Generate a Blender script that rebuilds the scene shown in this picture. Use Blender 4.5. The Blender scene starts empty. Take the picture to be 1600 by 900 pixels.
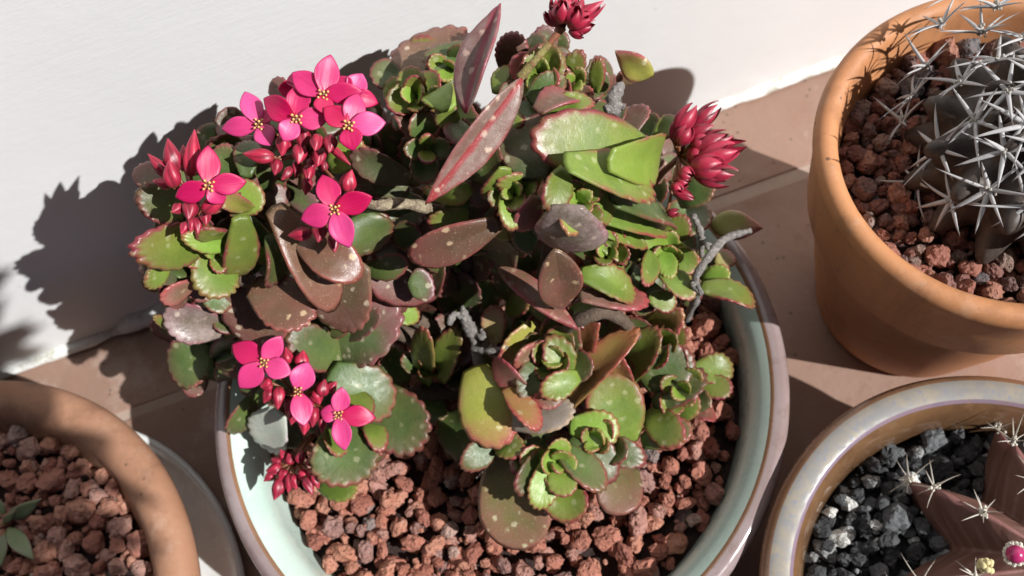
import bpy, bmesh, math, random
import numpy as np
from mathutils import Vector, Matrix, noise as mnoise

S = 0.01                       # everything below is worked out in centimetres
scene = bpy.context.scene
COL = scene.collection
rng = random.Random(7)

# ------------------------------------------------------------------ camera
FPX = 1444.84                  # focal length in pixels of a 1600 wide frame
H = 36.72                      # camera height over the patio
O = np.array([0.0, 0.0, H])
RT = np.array([0.94106935, -0.31132979, -0.13214477])
UP = np.array([0.33821365, 0.86626579, 0.36768887])
FW = np.array([0.0, 0.39071389, -0.92051217])
cam_d = bpy.data.cameras.new('camera')
cam = bpy.data.objects.new('camera', cam_d)
COL.objects.link(cam)
cam.matrix_world = Matrix(((RT[0], UP[0], -FW[0], 0), (RT[1], UP[1], -FW[1], 0),
                           (RT[2], UP[2], -FW[2], H * S), (0, 0, 0, 1)))
cam_d.sensor_width = 36
cam_d.lens = 36 * FPX / 1600
cam_d.clip_start = 0.01
cam_d.clip_end = 500
cam_d.dof.use_dof = True
cam_d.dof.focus_distance = 0.235
cam_d.dof.aperture_fstop = 20
scene.camera = cam

# ------------------------------------------------------------------ sun and sky
SUN_A, SUN_B = 0.92, 0.77      # run of a shadow per unit height: to the left, to the wall
to_sun = Vector((SUN_A, -SUN_B, 1.0)).normalized()
elev = math.asin(to_sun.z)
azim = math.atan2(to_sun.x, to_sun.y)
world = bpy.data.worlds.new('World')
scene.world = world
world.use_nodes = True
wn = world.node_tree
sky = wn.nodes.new('ShaderNodeTexSky')
sky.sky_type = 'NISHITA'
sky.sun_disc = False
sky.sun_elevation = elev
sky.sun_rotation = azim
sky.air_density = 0.12
sky.dust_density = 0.1
bg = wn.nodes['Background']
bg.inputs['Strength'].default_value = 0.05
wn.links.new(sky.outputs[0], bg.inputs[0])
sun_d = bpy.data.lights.new('sun', 'SUN')
sun_d.energy = 4.6
sun_d.angle = math.radians(0.55)
sun_d.color = (1.0, 0.993, 0.98)
sun = bpy.data.objects.new('sun', sun_d)
COL.objects.link(sun)
sun.rotation_euler = (-to_sun).to_track_quat('-Z', 'Y').to_euler()
sun.location = to_sun * 3
scene.view_settings.view_transform = 'Standard'
scene.view_settings.look = 'None'
scene.view_settings.exposure = 0.40
scene.view_settings.gamma = 1.0

# ------------------------------------------------------------------ helpers
def ray(x, y):
    return FW + ((x - 800) / FPX) * RT - ((y - 450) / FPX) * UP
def at_z(x, y, z):
    d = ray(x, y)
    return O + d * ((z - H) / d[2])
def project(P):
    q = np.asarray(P, float) - O
    w = q @ FW
    return 800 + FPX * (q @ RT) / w, 450 - FPX * (q @ UP) / w, w

def link(name, mesh, parent=None, loc=(0, 0, 0), mat=None):
    o = bpy.data.objects.new(name, mesh)
    COL.objects.link(o)
    if parent is not None:
        o.parent = parent
    o.location = Vector(loc) * S
    if mat is not None and mesh is not None and len(mesh.materials) == 0:
        mesh.materials.append(mat)
    return o
def thing(name, label, cat, loc, group=None):
    o = bpy.data.objects.new(name, None)
    COL.objects.link(o)
    o.location = Vector(loc) * S
    o.empty_display_size = 0.01
    o['label'] = label
    o['category'] = cat
    if group:
        o['group'] = group
    return o
def mesh_from(name, V, F, smooth=True, attrs=None, mats=None, mat_idx=None):
    me = bpy.data.meshes.new(name)
    me.from_pydata((np.asarray(V, float) * S).tolist(), [], F)
    if smooth:
        me.polygons.foreach_set('use_smooth', [True] * len(me.polygons))
    for k, a in (attrs or {}).items():
        at = me.attributes.new(k, 'FLOAT', 'POINT')
        at.data.foreach_set('value', np.asarray(a, dtype=np.float32))
    for m in mats or []:
        me.materials.append(m)
    if mat_idx is not None:
        me.polygons.foreach_set('material_index', mat_idx)
    me.update()
    return me

def tube(points, radii, n=8, cap=True):
    """verts, faces of a swept tube (cm)."""
    P = [np.asarray(p, float) for p in points]
    V, F = [], []
    ref = np.array([0.31, 0.52, 0.8])
    for i, p in enumerate(P):
        t = P[min(i + 1, len(P) - 1)] - P[max(i - 1, 0)]
        t = t / (np.linalg.norm(t) + 1e-9)
        a = np.cross(t, ref); a /= np.linalg.norm(a) + 1e-9
        b = np.cross(t, a)
        for k in range(n):
            w = 2 * math.pi * k / n
            V.append(p + radii[i] * (math.cos(w) * a + math.sin(w) * b))
    for i in range(len(P) - 1):
        for k in range(n):
            k2 = (k + 1) % n
            F.append((i * n + k, i * n + k2, (i + 1) * n + k2, (i + 1) * n + k))
    if cap:
        F.append(tuple(range(n - 1, -1, -1)))
        F.append(tuple((len(P) - 1) * n + k for k in range(n)))
    return V, F
class Bag:
    def __init__(self):
        self.V, self.F, self.A, self.M = [], [], [], []
    def add(self, V, F, a=None, m=0):
        o = len(self.V)
        self.V += [tuple(v) for v in V]
        self.F += [tuple(i + o for i in f) for f in F]
        self.A += list(a) if a is not None else [0.0] * len(V)
        self.M += [m] * len(F)

# ------------------------------------------------------------------ node helpers
class NT:
    def __init__(self, name):
        self.m = bpy.data.materials.new(name)
        self.m.use_nodes = True
        self.t = self.m.node_tree
        self.p = self.t.nodes['Principled BSDF']
        self.out = self.t.nodes['Material Output']
    def n(self, kind, **kw):
        x = self.t.nodes.new(kind)
        for k, v in kw.items():
            setattr(x, k, v)
        return x
    def l(self, a, b):
        self.t.links.new(a, b)
    def set(self, sock, v):
        if hasattr(v, 'node'):
            self.l(v, sock)
        else:
            sock.default_value = v
    def coords(self, scale=100.0, rand=True):
        tc = self.n('ShaderNodeTexCoord')
        v = self.n('ShaderNodeVectorMath', operation='SCALE')
        self.l(tc.outputs['Object'], v.inputs[0])
        v.inputs['Scale'].default_value = scale
        if not rand:
            return v.outputs[0]
        oi = self.n('ShaderNodeObjectInfo')
        m = self.n('ShaderNodeMath', operation='MULTIPLY')
        self.l(oi.outputs['Random'], m.inputs[0]); m.inputs[1].default_value = 47.0
        a = self.n('ShaderNodeVectorMath', operation='ADD')
        self.l(v.outputs[0], a.inputs[0]); self.l(m.outputs[0], a.inputs[1])
        return a.outputs[0]
    def noise(self, vec, scale, detail=3, rough=0.55, out='Fac'):
        x = self.n('ShaderNodeTexNoise')
        self.l(vec, x.inputs['Vector'])
        x.inputs['Scale'].default_value = scale
        x.inputs['Detail'].default_value = detail
        x.inputs['Roughness'].default_value = rough
        return x.outputs[out]
    def voronoi(self, vec, scale, out='Distance', feature='F1'):
        x = self.n('ShaderNodeTexVoronoi', feature=feature)
        self.l(vec, x.inputs['Vector'])
        x.inputs['Scale'].default_value = scale
        return x.outputs[out]
    def ramp(self, fac, lo, hi, a=0.0, b=1.0, smooth=True):
        x = self.n('ShaderNodeMapRange')
        x.interpolation_type = 'SMOOTHSTEP' if smooth else 'LINEAR'
        self.set(x.inputs['Value'], fac)
        x.inputs['From Min'].default_value = lo; x.inputs['From Max'].default_value = hi
        x.inputs['To Min'].default_value = a; x.inputs['To Max'].default_value = b
        return x.outputs['Result']
    def math(self, op, a, b=0.0, c=0.0):
        x = self.n('ShaderNodeMath', operation=op)
        self.set(x.inputs[0], a); self.set(x.inputs[1], b)
        if op == 'MULTIPLY_ADD':
            self.set(x.inputs[2], c)
        return x.outputs[0]
    def mix(self, fac, a, b, blend='MIX'):
        x = self.n('ShaderNodeMix', data_type='RGBA', blend_type=blend)
        self.set(x.inputs['Factor'], fac)
        for k, v in (('A', a), ('B', b)):
            s = [i for i in x.inputs if i.name == k and i.type == 'RGBA'][0]
            self.set(s, v if hasattr(v, 'node') else (*v, 1))
        return [o for o in x.outputs if o.type == 'RGBA'][0]
    def math_vec(self, v, colr, amt=.10):
        m = self.n('ShaderNodeVectorMath', operation='MULTIPLY_ADD')
        self.l(colr, m.inputs[0]); m.inputs[1].default_value = (amt * 2, amt * 2, amt * 2); self.l(v, m.inputs[2])
        return m.outputs[0]
    def attr(self, name):
        x = self.n('ShaderNodeAttribute', attribute_name=name)
        return x.outputs['Fac']
    def rnd(self):
        return self.n('ShaderNodeObjectInfo').outputs['Random']
    def island(self):
        return self.n('ShaderNodeNewGeometry').outputs['Random Per Island']
    def hsv(self, col, hue=0.5, sat=1.0, val=1.0):
        x = self.n('ShaderNodeHueSaturation')
        self.set(x.inputs['Hue'], hue); self.set(x.inputs['Saturation'], sat); self.set(x.inputs['Value'], val)
        self.l(col, x.inputs['Color'])
        return x.outputs[0]
    def bump(self, h, strength=0.3, dist=0.05, nrm=None):
        x = self.n('ShaderNodeBump')
        x.inputs['Strength'].default_value = strength
        x.inputs['Distance'].default_value = dist * S
        self.l(h, x.inputs['Height'])
        if nrm is not None:
            self.l(nrm, x.inputs['Normal'])
        return x.outputs[0]
    def done(self, color=None, rough=None, normal=None, **kw):
        for k, v in (('Base Color', color), ('Roughness', rough), ('Normal', normal)):
            if v is not None:
                self.set(self.p.inputs[k], (*v, 1) if isinstance(v, tuple) and len(v) == 3 else v)
        for k, v in kw.items():
            self.set(self.p.inputs[k.replace('_', ' ')], v)
        return self.m

# ------------------------------------------------------------------ materials of the setting
def mat_wall():
    b = NT('white_wall_paint')
    v = b.coords(100, rand=False)
    big = b.noise(v, 0.09, 4)
    col = b.mix(b.ramp(big, 0.35, 0.7), (0.80, 0.80, 0.795), (0.76, 0.76, 0.75))
    st = b.noise(v, 0.6, 5, 0.65)
    col = b.mix(b.ramp(st, 0.62, 0.8, 0, 0.35), col, (0.60, 0.585, 0.55))
    sep = b.n('ShaderNodeSeparateXYZ'); b.l(v, sep.inputs[0])
    low = b.math('ADD', sep.outputs['Z'], b.math('MULTIPLY', st, 2.2))
    col = b.mix(b.ramp(low, 0.9, 2.4, 0.45, 0.0), col, (0.50, 0.49, 0.43))
    # brushed paint: relief drawn out along the board
    sc = b.n('ShaderNodeVectorMath', operation='MULTIPLY'); b.l(v, sc.inputs[0]); sc.inputs[1].default_value = (0.25, 1, 1.6)
    br = b.noise(sc.outputs[0], 3.0, 5, 0.7)
    dab = b.noise(v, 0.9, 3)
    h = b.math('ADD', br, dab)
    dm = b.voronoi(v, 0.55)
    col = b.mix(b.ramp(b.math('ADD', dm, b.math('MULTIPLY', st, .25)), .12, .20, .55, 0), col, (0.50, 0.48, 0.43))
    cr = b.noise(v, 0.35, 6, 0.75)
    h = b.math('ADD', h, b.math('MULTIPLY', cr, 1.2))
    return b.done(col, 0.5, b.bump(h, 0.15, 0.07))
def mat_caulk():
    b = NT('white_caulk')
    v = b.coords(100, rand=False)
    n1 = b.noise(v, 1.3, 5, 0.65)
    col = b.mix(b.ramp(n1, 0.46, 0.66, 0, 0.85), (0.74, 0.74, 0.71), (0.44, 0.43, 0.35))
    col = b.mix(b.ramp(b.noise(v, 4.0, 4, .7), .58, .72, 0, .7), col, (.27, .25, .19))
    return b.done(col, 0.45, b.bump(b.noise(v, 2.5, 5), 0.5, 0.12))
def mat_tile():
    b = NT('terracotta_floor_tile')
    v = b.coords(100)
    n1 = b.noise(v, 0.10, 5, 0.6)
    n2 = b.noise(v, 0.55, 6, 0.65)
    n3 = b.noise(v, 3.0, 4, 0.6)
    col = b.mix(b.ramp(n1, 0.3, 0.7), (0.262, 0.156, 0.113), (0.312, 0.195, 0.146))
    col = b.mix(b.ramp(n2, 0.5, 0.78, 0, 0.55), col, (0.30, 0.165, 0.11))
    col = b.mix(b.ramp(n2, 0.24, 0.40, 0.4, 0), col, (0.40, 0.285, 0.235))
    g = b.noise(v, 0.33, 4, 0.7)
    col = b.mix(b.ramp(g, 0.64, 0.74, 0, 0.5), col, (0.20, 0.205, 0.16))
    col = b.mix(b.ramp(n3, 0.58, 0.76, 0, 0.5), col, (0.22, 0.13, 0.095))
    wv = b.noise(v, 0.22, 8, 0.75)
    col = b.mix(b.ramp(wv, 0.54, 0.66, 0, 0.5), col, (0.46, 0.35, 0.29))
    col = b.mix(b.ramp(wv, 0.34, 0.44, 0.55, 0), col, (0.225, 0.12, 0.08))
    pit = b.voronoi(v, 1.4)
    col = b.mix(b.ramp(pit, 0.07, 0.13, 0.8, 0), col, (0.13, 0.085, 0.06))
    h = b.math('ADD', n2, b.math('MULTIPLY', n3, 0.35))
    return b.done(col, b.ramp(n2, 0.3, 0.7, 0.5, 0.75), b.bump(h, 0.45, 0.10))
def mat_ground():
    b = NT('patio_mortar')
    v = b.coords(100, rand=False)
    n = b.noise(v, 1.5, 5)
    return b.done(b.mix(n, (0.34, 0.245, 0.195), (0.42, 0.32, 0.26)), 0.85, b.bump(n, 0.4, 0.1))
M_wall, M_caulk, M_tile, M_ground = mat_wall(), mat_caulk(), mat_tile(), mat_ground()

# ------------------------------------------------------------------ patio floor
def box_mesh(name, x0, x1, y0, y1, z0, z1, bev=0.0, mat=None, seg=2):
    bm = bmesh.new()
    bmesh.ops.create_cube(bm, size=1)
    for v in bm.verts:
        v.co = Vector(((x0 + x1) / 2 + v.co.x * (x1 - x0), (y0 + y1) / 2 + v.co.y * (y1 - y0),
                       (z0 + z1) / 2 + v.co.z * (z1 - z0))) * S
    if bev:
        bmesh.ops.bevel(bm, geom=bm.edges[:], offset=bev * S, segments=seg, affect='EDGES', profile=0.6)
    me = bpy.data.meshes.new(name)
    bm.to_mesh(me); bm.free()
    if mat:
        me.materials.append(mat)
    return me
M_dark_ground = None
def mat_dark_ground():  # dark ground past the tiles, out of view, invented to cut bounced light
    b = NT('unseen_dark_ground')
    v = b.coords(100, rand=False)
    n = b.noise(v, .5, 6, .7)
    return b.done(b.mix(n, (0.045, 0.032, 0.024), (0.11, 0.08, 0.06)), 0.95, b.bump(n, 0.8, 0.4))
ground = link('ground', mesh_from('ground', [(-20000, -20000, -1.3), (20000, -20000, -1.3), (20000, 20000, -1.3), (-20000, 20000, -1.3)], [(0, 1, 2, 3)], smooth=False), mat=mat_dark_ground())
ground['kind'] = 'structure'
floor = link('patio_floor', box_mesh('patio_floor', -152, 148.5, -13.8, 26, -1.6, -0.06, 0.0, M_ground))
floor['kind'] = 'structure'
TW = 30.0
def tile_mesh(w, d):
    me = box_mesh('tile', 0, w, 0, d, -1.2, 0, 0.10, M_tile, 3)
    return me
full_tile = tile_mesh(TW - 0.5, TW - 0.5)
cut_tile = tile_mesh(TW - 0.5, 9.0)
for ix in range(-4, 5):
    for iy in range(0, 2):
        x = -1.5 + TW * ix
        if iy == 1:
            o = link('tile', cut_tile, floor, (x, 16.35, 0.0))
        else:
            o = link('tile', full_tile, floor, (x, 16.35 + TW * (iy - 1) + 0.0, 0.0))
        o.rotation_euler = (rng.uniform(-.0012, .0012), rng.uniform(-.0012, .0012), rng.uniform(-.003, .003))

# ------------------------------------------------------------------ wall
YAW = math.radians(0.82)
WY = 20.36                     # where the wall meets the patio on the camera's line
wall = thing('wall', 'white painted board wall behind the pots with a thin seam and a lumpy foot bead', 'wall', (0, WY, 0))
wall.rotation_euler = (0, 0, YAW)
def seam_z(x):
    return 11.95 + 0.030 * (x + 6.5)
def board_prism(name, z0f, z1f, x0, x1, y0, y1):
    bm = bmesh.new()
    n = 40
    xs = [x0 + (x1 - x0) * i / n for i in range(n + 1)]
    rows = []
    for x in xs:
        rows.append([bm.verts.new(Vector((x, y, z)) * S) for (y, z) in ((y0, z0f(x)), (y0, z1f(x)), (y1, z1f(x)), (y1, z0f(x)))])
    for i in range(n):
        for k in range(4):
            k2 = (k + 1) % 4
            bm.faces.new((rows[i][k], rows[i + 1][k], rows[i + 1][k2], rows[i][k2]))
    bm.faces.new(rows[0][::-1]); bm.faces.new(rows[-1])
    bmesh.ops.recalc_face_normals(bm, faces=bm.faces[:])
    ed = [e for e in bm.edges if len(e.link_faces) == 2 and e.calc_face_angle(0) > 0.6]
    bmesh.ops.bevel(bm, geom=ed, offset=0.01 * S, segments=2, affect='EDGES')
    me = bpy.data.meshes.new(name)
    bm.to_mesh(me); bm.free()
    me.materials.append(M_wall)
    return me
link('board', board_prism('board', lambda x: -0.2, lambda x: seam_z(x) - 0.010, -150, 150, 0.022, 2.02), wall)
link('board', board_prism('board', lambda x: seam_z(x) + 0.002, lambda x: 31, -150, 150, 0.0, 2.0), wall)
for k in range(12):
    z0 = 31.06 + 19 * k
    link('board', board_prism('board', lambda x, z0=z0: z0, lambda x, z0=z0: z0 + 18.94, -150, 150, 0.0, 2.0), wall)
# unseen overhang far above, added to keep skylight off the scene
link('sky_block_eave', box_mesh('sky_block_eave', -150, 150, -75, 2, 262, 268, 0.3, M_wall), wall)
# the bead of old caulk and paint along the foot of the wall
def caulk():
    V, F = [], []
    xs = list(np.arange(-60, 45, 0.4))
    n = 10
    for x in xs:
        w = 0.34 + 0.07 * mnoise.noise((x * .35, 3.1, 0)) + 0.035 * mnoise.noise((x * 1.3, 7.1, 0))
        h = 0.48 + 0.10 * mnoise.noise((x * .3, 1.1, 0)) + 0.035 * mnoise.noise((x * 1.5, 9.1, 0))
        lump = math.exp(-((x + 15.0) / 2.4) ** 2)
        h += .70 * lump * (1 + .5 * mnoise.noise((x * .9, 4.4, 0))); w += 0.22 * lump
        dip = math.exp(-((x + 17.6) / 0.5) ** 2) + 0.7 * math.exp(-((x - 12.4) / 0.35) ** 2)
        h *= 1 - .6 * dip; w *= 1 - .5 * dip
        for k in range(n):
            a = math.pi * k / (n - 1)
            y = 0.25 - (w + 0.25) * math.sin(a) ** 0.8 if 0 < k < n - 1 else 0.25
            z = -0.1 + (h + 0.1) * (1 - math.cos(a)) / 2 * 1.0
            z += 0.04 * mnoise.noise((x * 1.9, k * .6, 2.2)); y += 0.05 * mnoise.noise((x * 1.6, k * .5, 5.2))
            V.append((x, y, z))
    for i in range(len(xs) - 1):
        for k in range(n - 1):
            a = i * n + k
            F.append((a, a + 1, a + n + 1, a + n))
    return mesh_from('caulk_bead', V, F)
link('caulk_bead', caulk(), wall, mat=M_caulk)

# ------------------------------------------------------------------ pots
def lathe(name, prof, mats, n=112, wob=0.0, seed=0):
    """prof: list of (r, z, material index of the band that starts here)."""
    V, F, MI = [], [], []
    for j, (r, z, m) in enumerate(prof):
        for k in range(n):
            a = 2 * math.pi * k / n
            q = 1 + wob * mnoise.noise((math.cos(a) * 1.3 + seed, math.sin(a) * 1.3, z * 0.12))
            V.append((r * q * math.cos(a), r * q * math.sin(a), z))
    for j in range(len(prof) - 1):
        for k in range(n):
            k2 = (k + 1) % n
            F.append((j * n + k, j * n + k2, (j + 1) * n + k2, (j + 1) * n + k))
            MI.append(prof[j][2])
    F.append(tuple(range(n - 1, -1, -1))); MI.append(prof[0][2])
    F.append(tuple((len(prof) - 1) * n + k for k in range(n))); MI.append(prof[-2][2])
    return mesh_from(name, V, F, mats=mats, mat_idx=MI)
def arc(cx, cz, rx, rz, a0, a1, n, m):
    return [(cx + rx * math.cos(math.radians(a0 + (a1 - a0) * i / n)), cz + rz * math.sin(math.radians(a0 + (a1 - a0) * i / n)), m) for i in range(n + 1)]

def mat_terracotta(name, c1, c2, scale=1.0, salt=0.0):
    b = NT(name)
    v = b.coords(100)
    n1 = b.noise(v, 0.25 * scale, 5, 0.6); n2 = b.noise(v, 2.2 * scale, 5, 0.6)
    sp = b.voronoi(v, 1.1)
    col = b.mix(b.ramp(n1, 0.3, 0.7), c1, c2)
    col = b.mix(b.ramp(n2, 0.55, 0.8, 0, 0.35), col, tuple(x * .72 for x in c1))
    if salt:
        col = b.mix(b.ramp(n1, 0.52, 0.72, 0, salt), col, (0.55, 0.44, 0.36))
    col = b.mix(b.ramp(sp, 0.05, 0.085, 0.75, 0), col, (0.10, 0.055, 0.035))
    sep = b.n('ShaderNodeVectorMath', operation='MULTIPLY'); b.l(v, sep.inputs[0]); sep.inputs[1].default_value = (.15, .15, 2.4)
    lines = b.noise(sep.outputs[0], 1.6, 3)
    sv = b.n('ShaderNodeVectorMath', operation='MULTIPLY'); b.l(v, sv.inputs[0]); sv.inputs[1].default_value = (1.2, 1.2, .16)
    stk = b.noise(sv.outputs[0], 0.8, 5, .65)
    col = b.mix(b.ramp(stk, .48, .68, 0, .5), col, tuple(x * .62 for x in c1))
    bl = b.noise(v, 0.8 * scale, 7, .72)
    col = b.mix(b.ramp(bl, .53, .70, 0, .22 + salt), col, (0.56, 0.42, 0.33))
    col = b.mix(b.ramp(b.noise(v, 7.0, 3, .6), .60, .75, 0, .4), col, tuple(x * .6 for x in c1))
    h = b.math('ADD', b.math('MULTIPLY', n2, 0.6), lines)
    return b.done(col, b.ramp(n1, .3, .7, .55, .75), b.bump(h, 0.16, 0.06))
def mat_glaze(name, c1, c2, c3, rough=0.16, speck=None, coat=0.4, bscale=0.5):
    b = NT(name)
    v = b.coords(100)
    n1 = b.noise(v, 0.35 * bscale * 2, 5, 0.6); n2 = b.noise(v, 1.8, 5, 0.65)
    col = b.mix(b.ramp(n1, 0.32, 0.68), c1, c2)
    col = b.mix(b.ramp(n2, 0.5, 0.72, 0, 0.6), col, c3)
    if speck:
        s = b.voronoi(v, 3.4)
        col = b.mix(b.ramp(s, 0.10, 0.28, 0.75, 0), col, speck)
        s2 = b.noise(v, 5.0, 4, 0.7)
        col = b.mix(b.ramp(s2, 0.55, 0.68, 0, 0.45), col, c3)
    return b.done(col, b.ramp(n2, 0.3, 0.7, rough * .8, rough * 1.4), b.bump(b.noise(v, 0.7, 3), 0.10, 0.06), Coat_Weight=coat, Coat_Roughness=0.04)
M_orange = mat_terracotta('orange_terracotta', (0.46, 0.195, 0.080), (0.52, 0.235, 0.100))
M_oldterra = mat_terracotta('weathered_terracotta', (0.335, 0.165, 0.095), (0.385, 0.200, 0.120), 1.2, 0.0)
M_celadon = mat_glaze('celadon_glaze', (0.57, 0.69, 0.61), (0.50, 0.64, 0.565), (0.61, 0.70, 0.62), 0.28)
M_mauve = mat_glaze('mauve_brown_glaze', (0.255, 0.185, 0.175), (0.315, 0.25, 0.25), (0.18, 0.115, 0.09), 0.16)
M_brownline = mat_glaze('brown_glaze_line', (0.21, 0.105, 0.055), (0.28, 0.15, 0.085), (0.14, 0.075, 0.04), 0.3)
M_potout = mat_glaze('dark_brown_glaze', (0.14, 0.085, 0.06), (0.19, 0.115, 0.08), (0.10, 0.06, 0.045), 0.3)
M_greyrim = mat_glaze('speckled_grey_glaze', (0.315, 0.270, 0.205), (0.235, 0.225, 0.215), (0.19, 0.20, 0.25), 0.46, (0.20, 0.215, 0.27), 0.22, 2.2)
M_purple = mat_glaze('purple_glaze', (0.24, 0.165, 0.20), (0.20, 0.15, 0.20), (0.25, 0.155, 0.10), 0.2, None, 0.7, 1.4)
M_amber = mat_glaze('amber_brown_glaze', (0.165, 0.088, 0.042), (0.12, 0.062, 0.032), (0.21, 0.125, 0.065), 0.14, None, 0.7, 1.2)
M_saucer = mat_glaze('white_glaze', (0.74, 0.745, 0.72), (0.70, 0.71, 0.69), (0.76, 0.76, 0.74), 0.25)
def mat_soil(name, c):
    b = NT(name)
    v = b.coords(100, rand=False)
    n = b.noise(v, 2.0, 6, .7)
    return b.done(b.mix(n, tuple(x * .5 for x in c), c), 0.95, b.bump(n, 0.8, 0.3))
M_soil = mat_soil('dark_red_grit', (0.055, 0.03, 0.025))
M_soilg = mat_soil('dark_grey_grit', (0.03, 0.03, 0.03))

BC = (-1.74, 9.97); BH = 6.48          # green bowl: centre, rim height
bowl = link('glazed_bowl', lathe('glazed_bowl',
    [(6.2, 0.0, 0), (6.6, 0.0, 0), (6.7, 0.6, 0), (7.4, 1.2, 0), (8.7, 3.0, 0), (9.45, 5.0, 0), (9.62, 5.55, 0), (9.85, 5.75, 1)] +
    arc(9.62, 6.05, 0.38, 0.43, -20, 100, 9, 1) + [(9.46, 6.47, 2), (9.40, 6.44, 2), (9.34, 6.40, 3), (9.10, 6.24, 3), (8.86, 6.02, 3), (8.72, 5.7, 3), (8.66, 5.2, 3), (8.55, 4.2, 3), (8.1, 2.8, 3), (6.5, 1.2, 3), (3, 1.0, 3)],
    [M_potout, M_mauve, M_brownline, M_celadon], 144, 0.006, 3), None, (BC[0], BC[1], 0))
bowl['label'] = 'round glazed bowl with mauve brown lip and pale green inside holding the pink flowered plant'
bowl['category'] = 'plant pot'

CC = (14.94, 9.44); CH = 12.02         # terracotta pot of the spiny cactus
cpot = link('terracotta_pot', lathe('terracotta_pot',
    [(3.1, 0.0, 0), (3.45, 0.05, 0), (3.62, 0.5, 0), (4.25, 4.0, 0), (4.78, 7.6, 0), (4.84, 8.0, 0), (5.06, 8.1, 0), (5.16, 8.3, 0), (5.3, 10.0, 0), (5.42, 11.3, 0)] +
    arc(5.16, 11.62, 0.36, 0.40, -15, 165, 10, 0) + [(4.75, 11.4, 0), (4.55, 10.4, 0), (4.4, 9.0, 0), (4.1, 7.2, 0), (2, 7.0, 0)],
    [M_orange], 128, 0.006, 9), None, (CC[0], CC[1], 0))
cpot['label'] = 'tall orange terracotta pot holding the grey spiny cactus beside the white wall'
cpot['category'] = 'plant pot'

GC = (10.35, -1.91); GH = 7.0          # brown glazed pot, lower right
gpot = link('glazed_pot', lathe('glazed_pot',
    [(4.2, 0, 0), (4.6, 0.1, 0), (5.8, 2.4, 0), (6.5, 4.6, 0), (6.66, 5.8, 0), (6.84, 6.15, 0)] +
    arc(6.64, 6.56, 0.27, 0.41, -20, 78, 6, 0) + [(6.66, 6.985, 1), (6.46, 7.015, 1), (6.18, 6.99, 1), (6.06, 6.95, 2), (5.95, 6.88, 3), (5.76, 6.62, 3), (5.58, 6.15, 3), (5.46, 5.6, 3), (5.42, 4.9, 3), (5.3, 3.6, 3), (4.8, 2.6, 3), (2, 2.4, 3)],
    [M_brownline, M_greyrim, M_purple, M_amber], 128, 0.006, 14), None, (GC[0], GC[1], 0))
gpot['label'] = 'brown glazed pot with a wide speckled grey lip holding the ribbed purple cactus'
gpot['category'] = 'plant pot'

LC = (-22.95, 7.97); LH = 6.0           # weathered terracotta pot, lower left
lpot = link('terracotta_pot', lathe('terracotta_pot',
    [(5.6, 0.55, 0), (6.2, 0.55, 0), (6.5, 0.8, 0), (7.6, 2.6, 0), (8.6, 4.4, 0), (9.15, 5.0, 0)] +
    arc(8.80, 5.28, 0.74, 0.72, -20, 150, 12, 0) + [(8.06, 5.5, 0), (7.95, 5.1, 0), (7.5, 4.4, 0), (7.2, 3.0, 0), (6.4, 1.6, 0), (3, 1.5, 0)],
    [M_oldterra], 128, 0.008, 21), None, (LC[0], LC[1], 0))
lpot['label'] = 'low weathered terracotta pot with a thick rounded lip standing in a white saucer'
lpot['category'] = 'plant pot'
sau = link('saucer', lathe('saucer',
    [(6.0, 0, 0), (7.4, 0.02, 0), (8.1, 0.35, 0), (8.55, 0.9, 0)] + arc(8.62, 1.25, 0.16, 0.16, -30, 180, 6, 0) + [(8.3, 0.8, 0), (7.6, 0.5, 0), (6.4, 0.42, 0), (2, 0.4, 0)],
    [M_saucer], 128), None, (LC[0] + 0.75, LC[1] - 0.1, 0))
sau['label'] = 'white glazed saucer under the weathered terracotta pot'
sau['category'] = 'saucer'

for o in (bowl, cpot, gpot, lpot):
    o['group'] = 'plant pots set out along the wall'

# ------------------------------------------------------------------ gravel
def stone_variant(seed, sub=3, sharp=0.0):
    bm = bmesh.new()
    bmesh.ops.create_icosphere(bm, subdivisions=sub, radius=1)
    r = random.Random(seed)
    sx, sy, sz = r.uniform(.8, 1.25), r.uniform(.7, 1.05), r.uniform(.6, .9)
    off = Vector((seed * 3.7, seed * 1.3, 0))
    planes = [Vector((r.gauss(0, 1), r.gauss(0, 1), r.gauss(0, 1))).normalized() for _ in range(9 if sharp < .5 else 13)]
    dist = [r.uniform(.62, .92) for _ in planes]
    for v in bm.verts:
        d = v.co.normalized()
        rad = 1.0
        for p, q in zip(planes, dist):
            c = d.dot(p)
            if c > 0.05:
                rad = min(rad, q / c)
        rad = 0.04 + 0.96 * rad if sharp < .5 else rad
        rad *= 1 + .20 * mnoise.noise(d * 1.7 + off) + .16 * mnoise.noise(d * 3.7 + off) + .11 * mnoise.noise(d * 7.5 + off) - .10 * max(0, mnoise.noise(d * 5.1 - off)) * 2
        v.co = Vector((d.x * sx, d.y * sy, d.z * sz)) * rad * .5
    V = [tuple(v.co) for v in bm.verts]; F = [tuple(x.index for x in f.verts) for f in bm.faces]
    bm.free()
    return V, F
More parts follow.
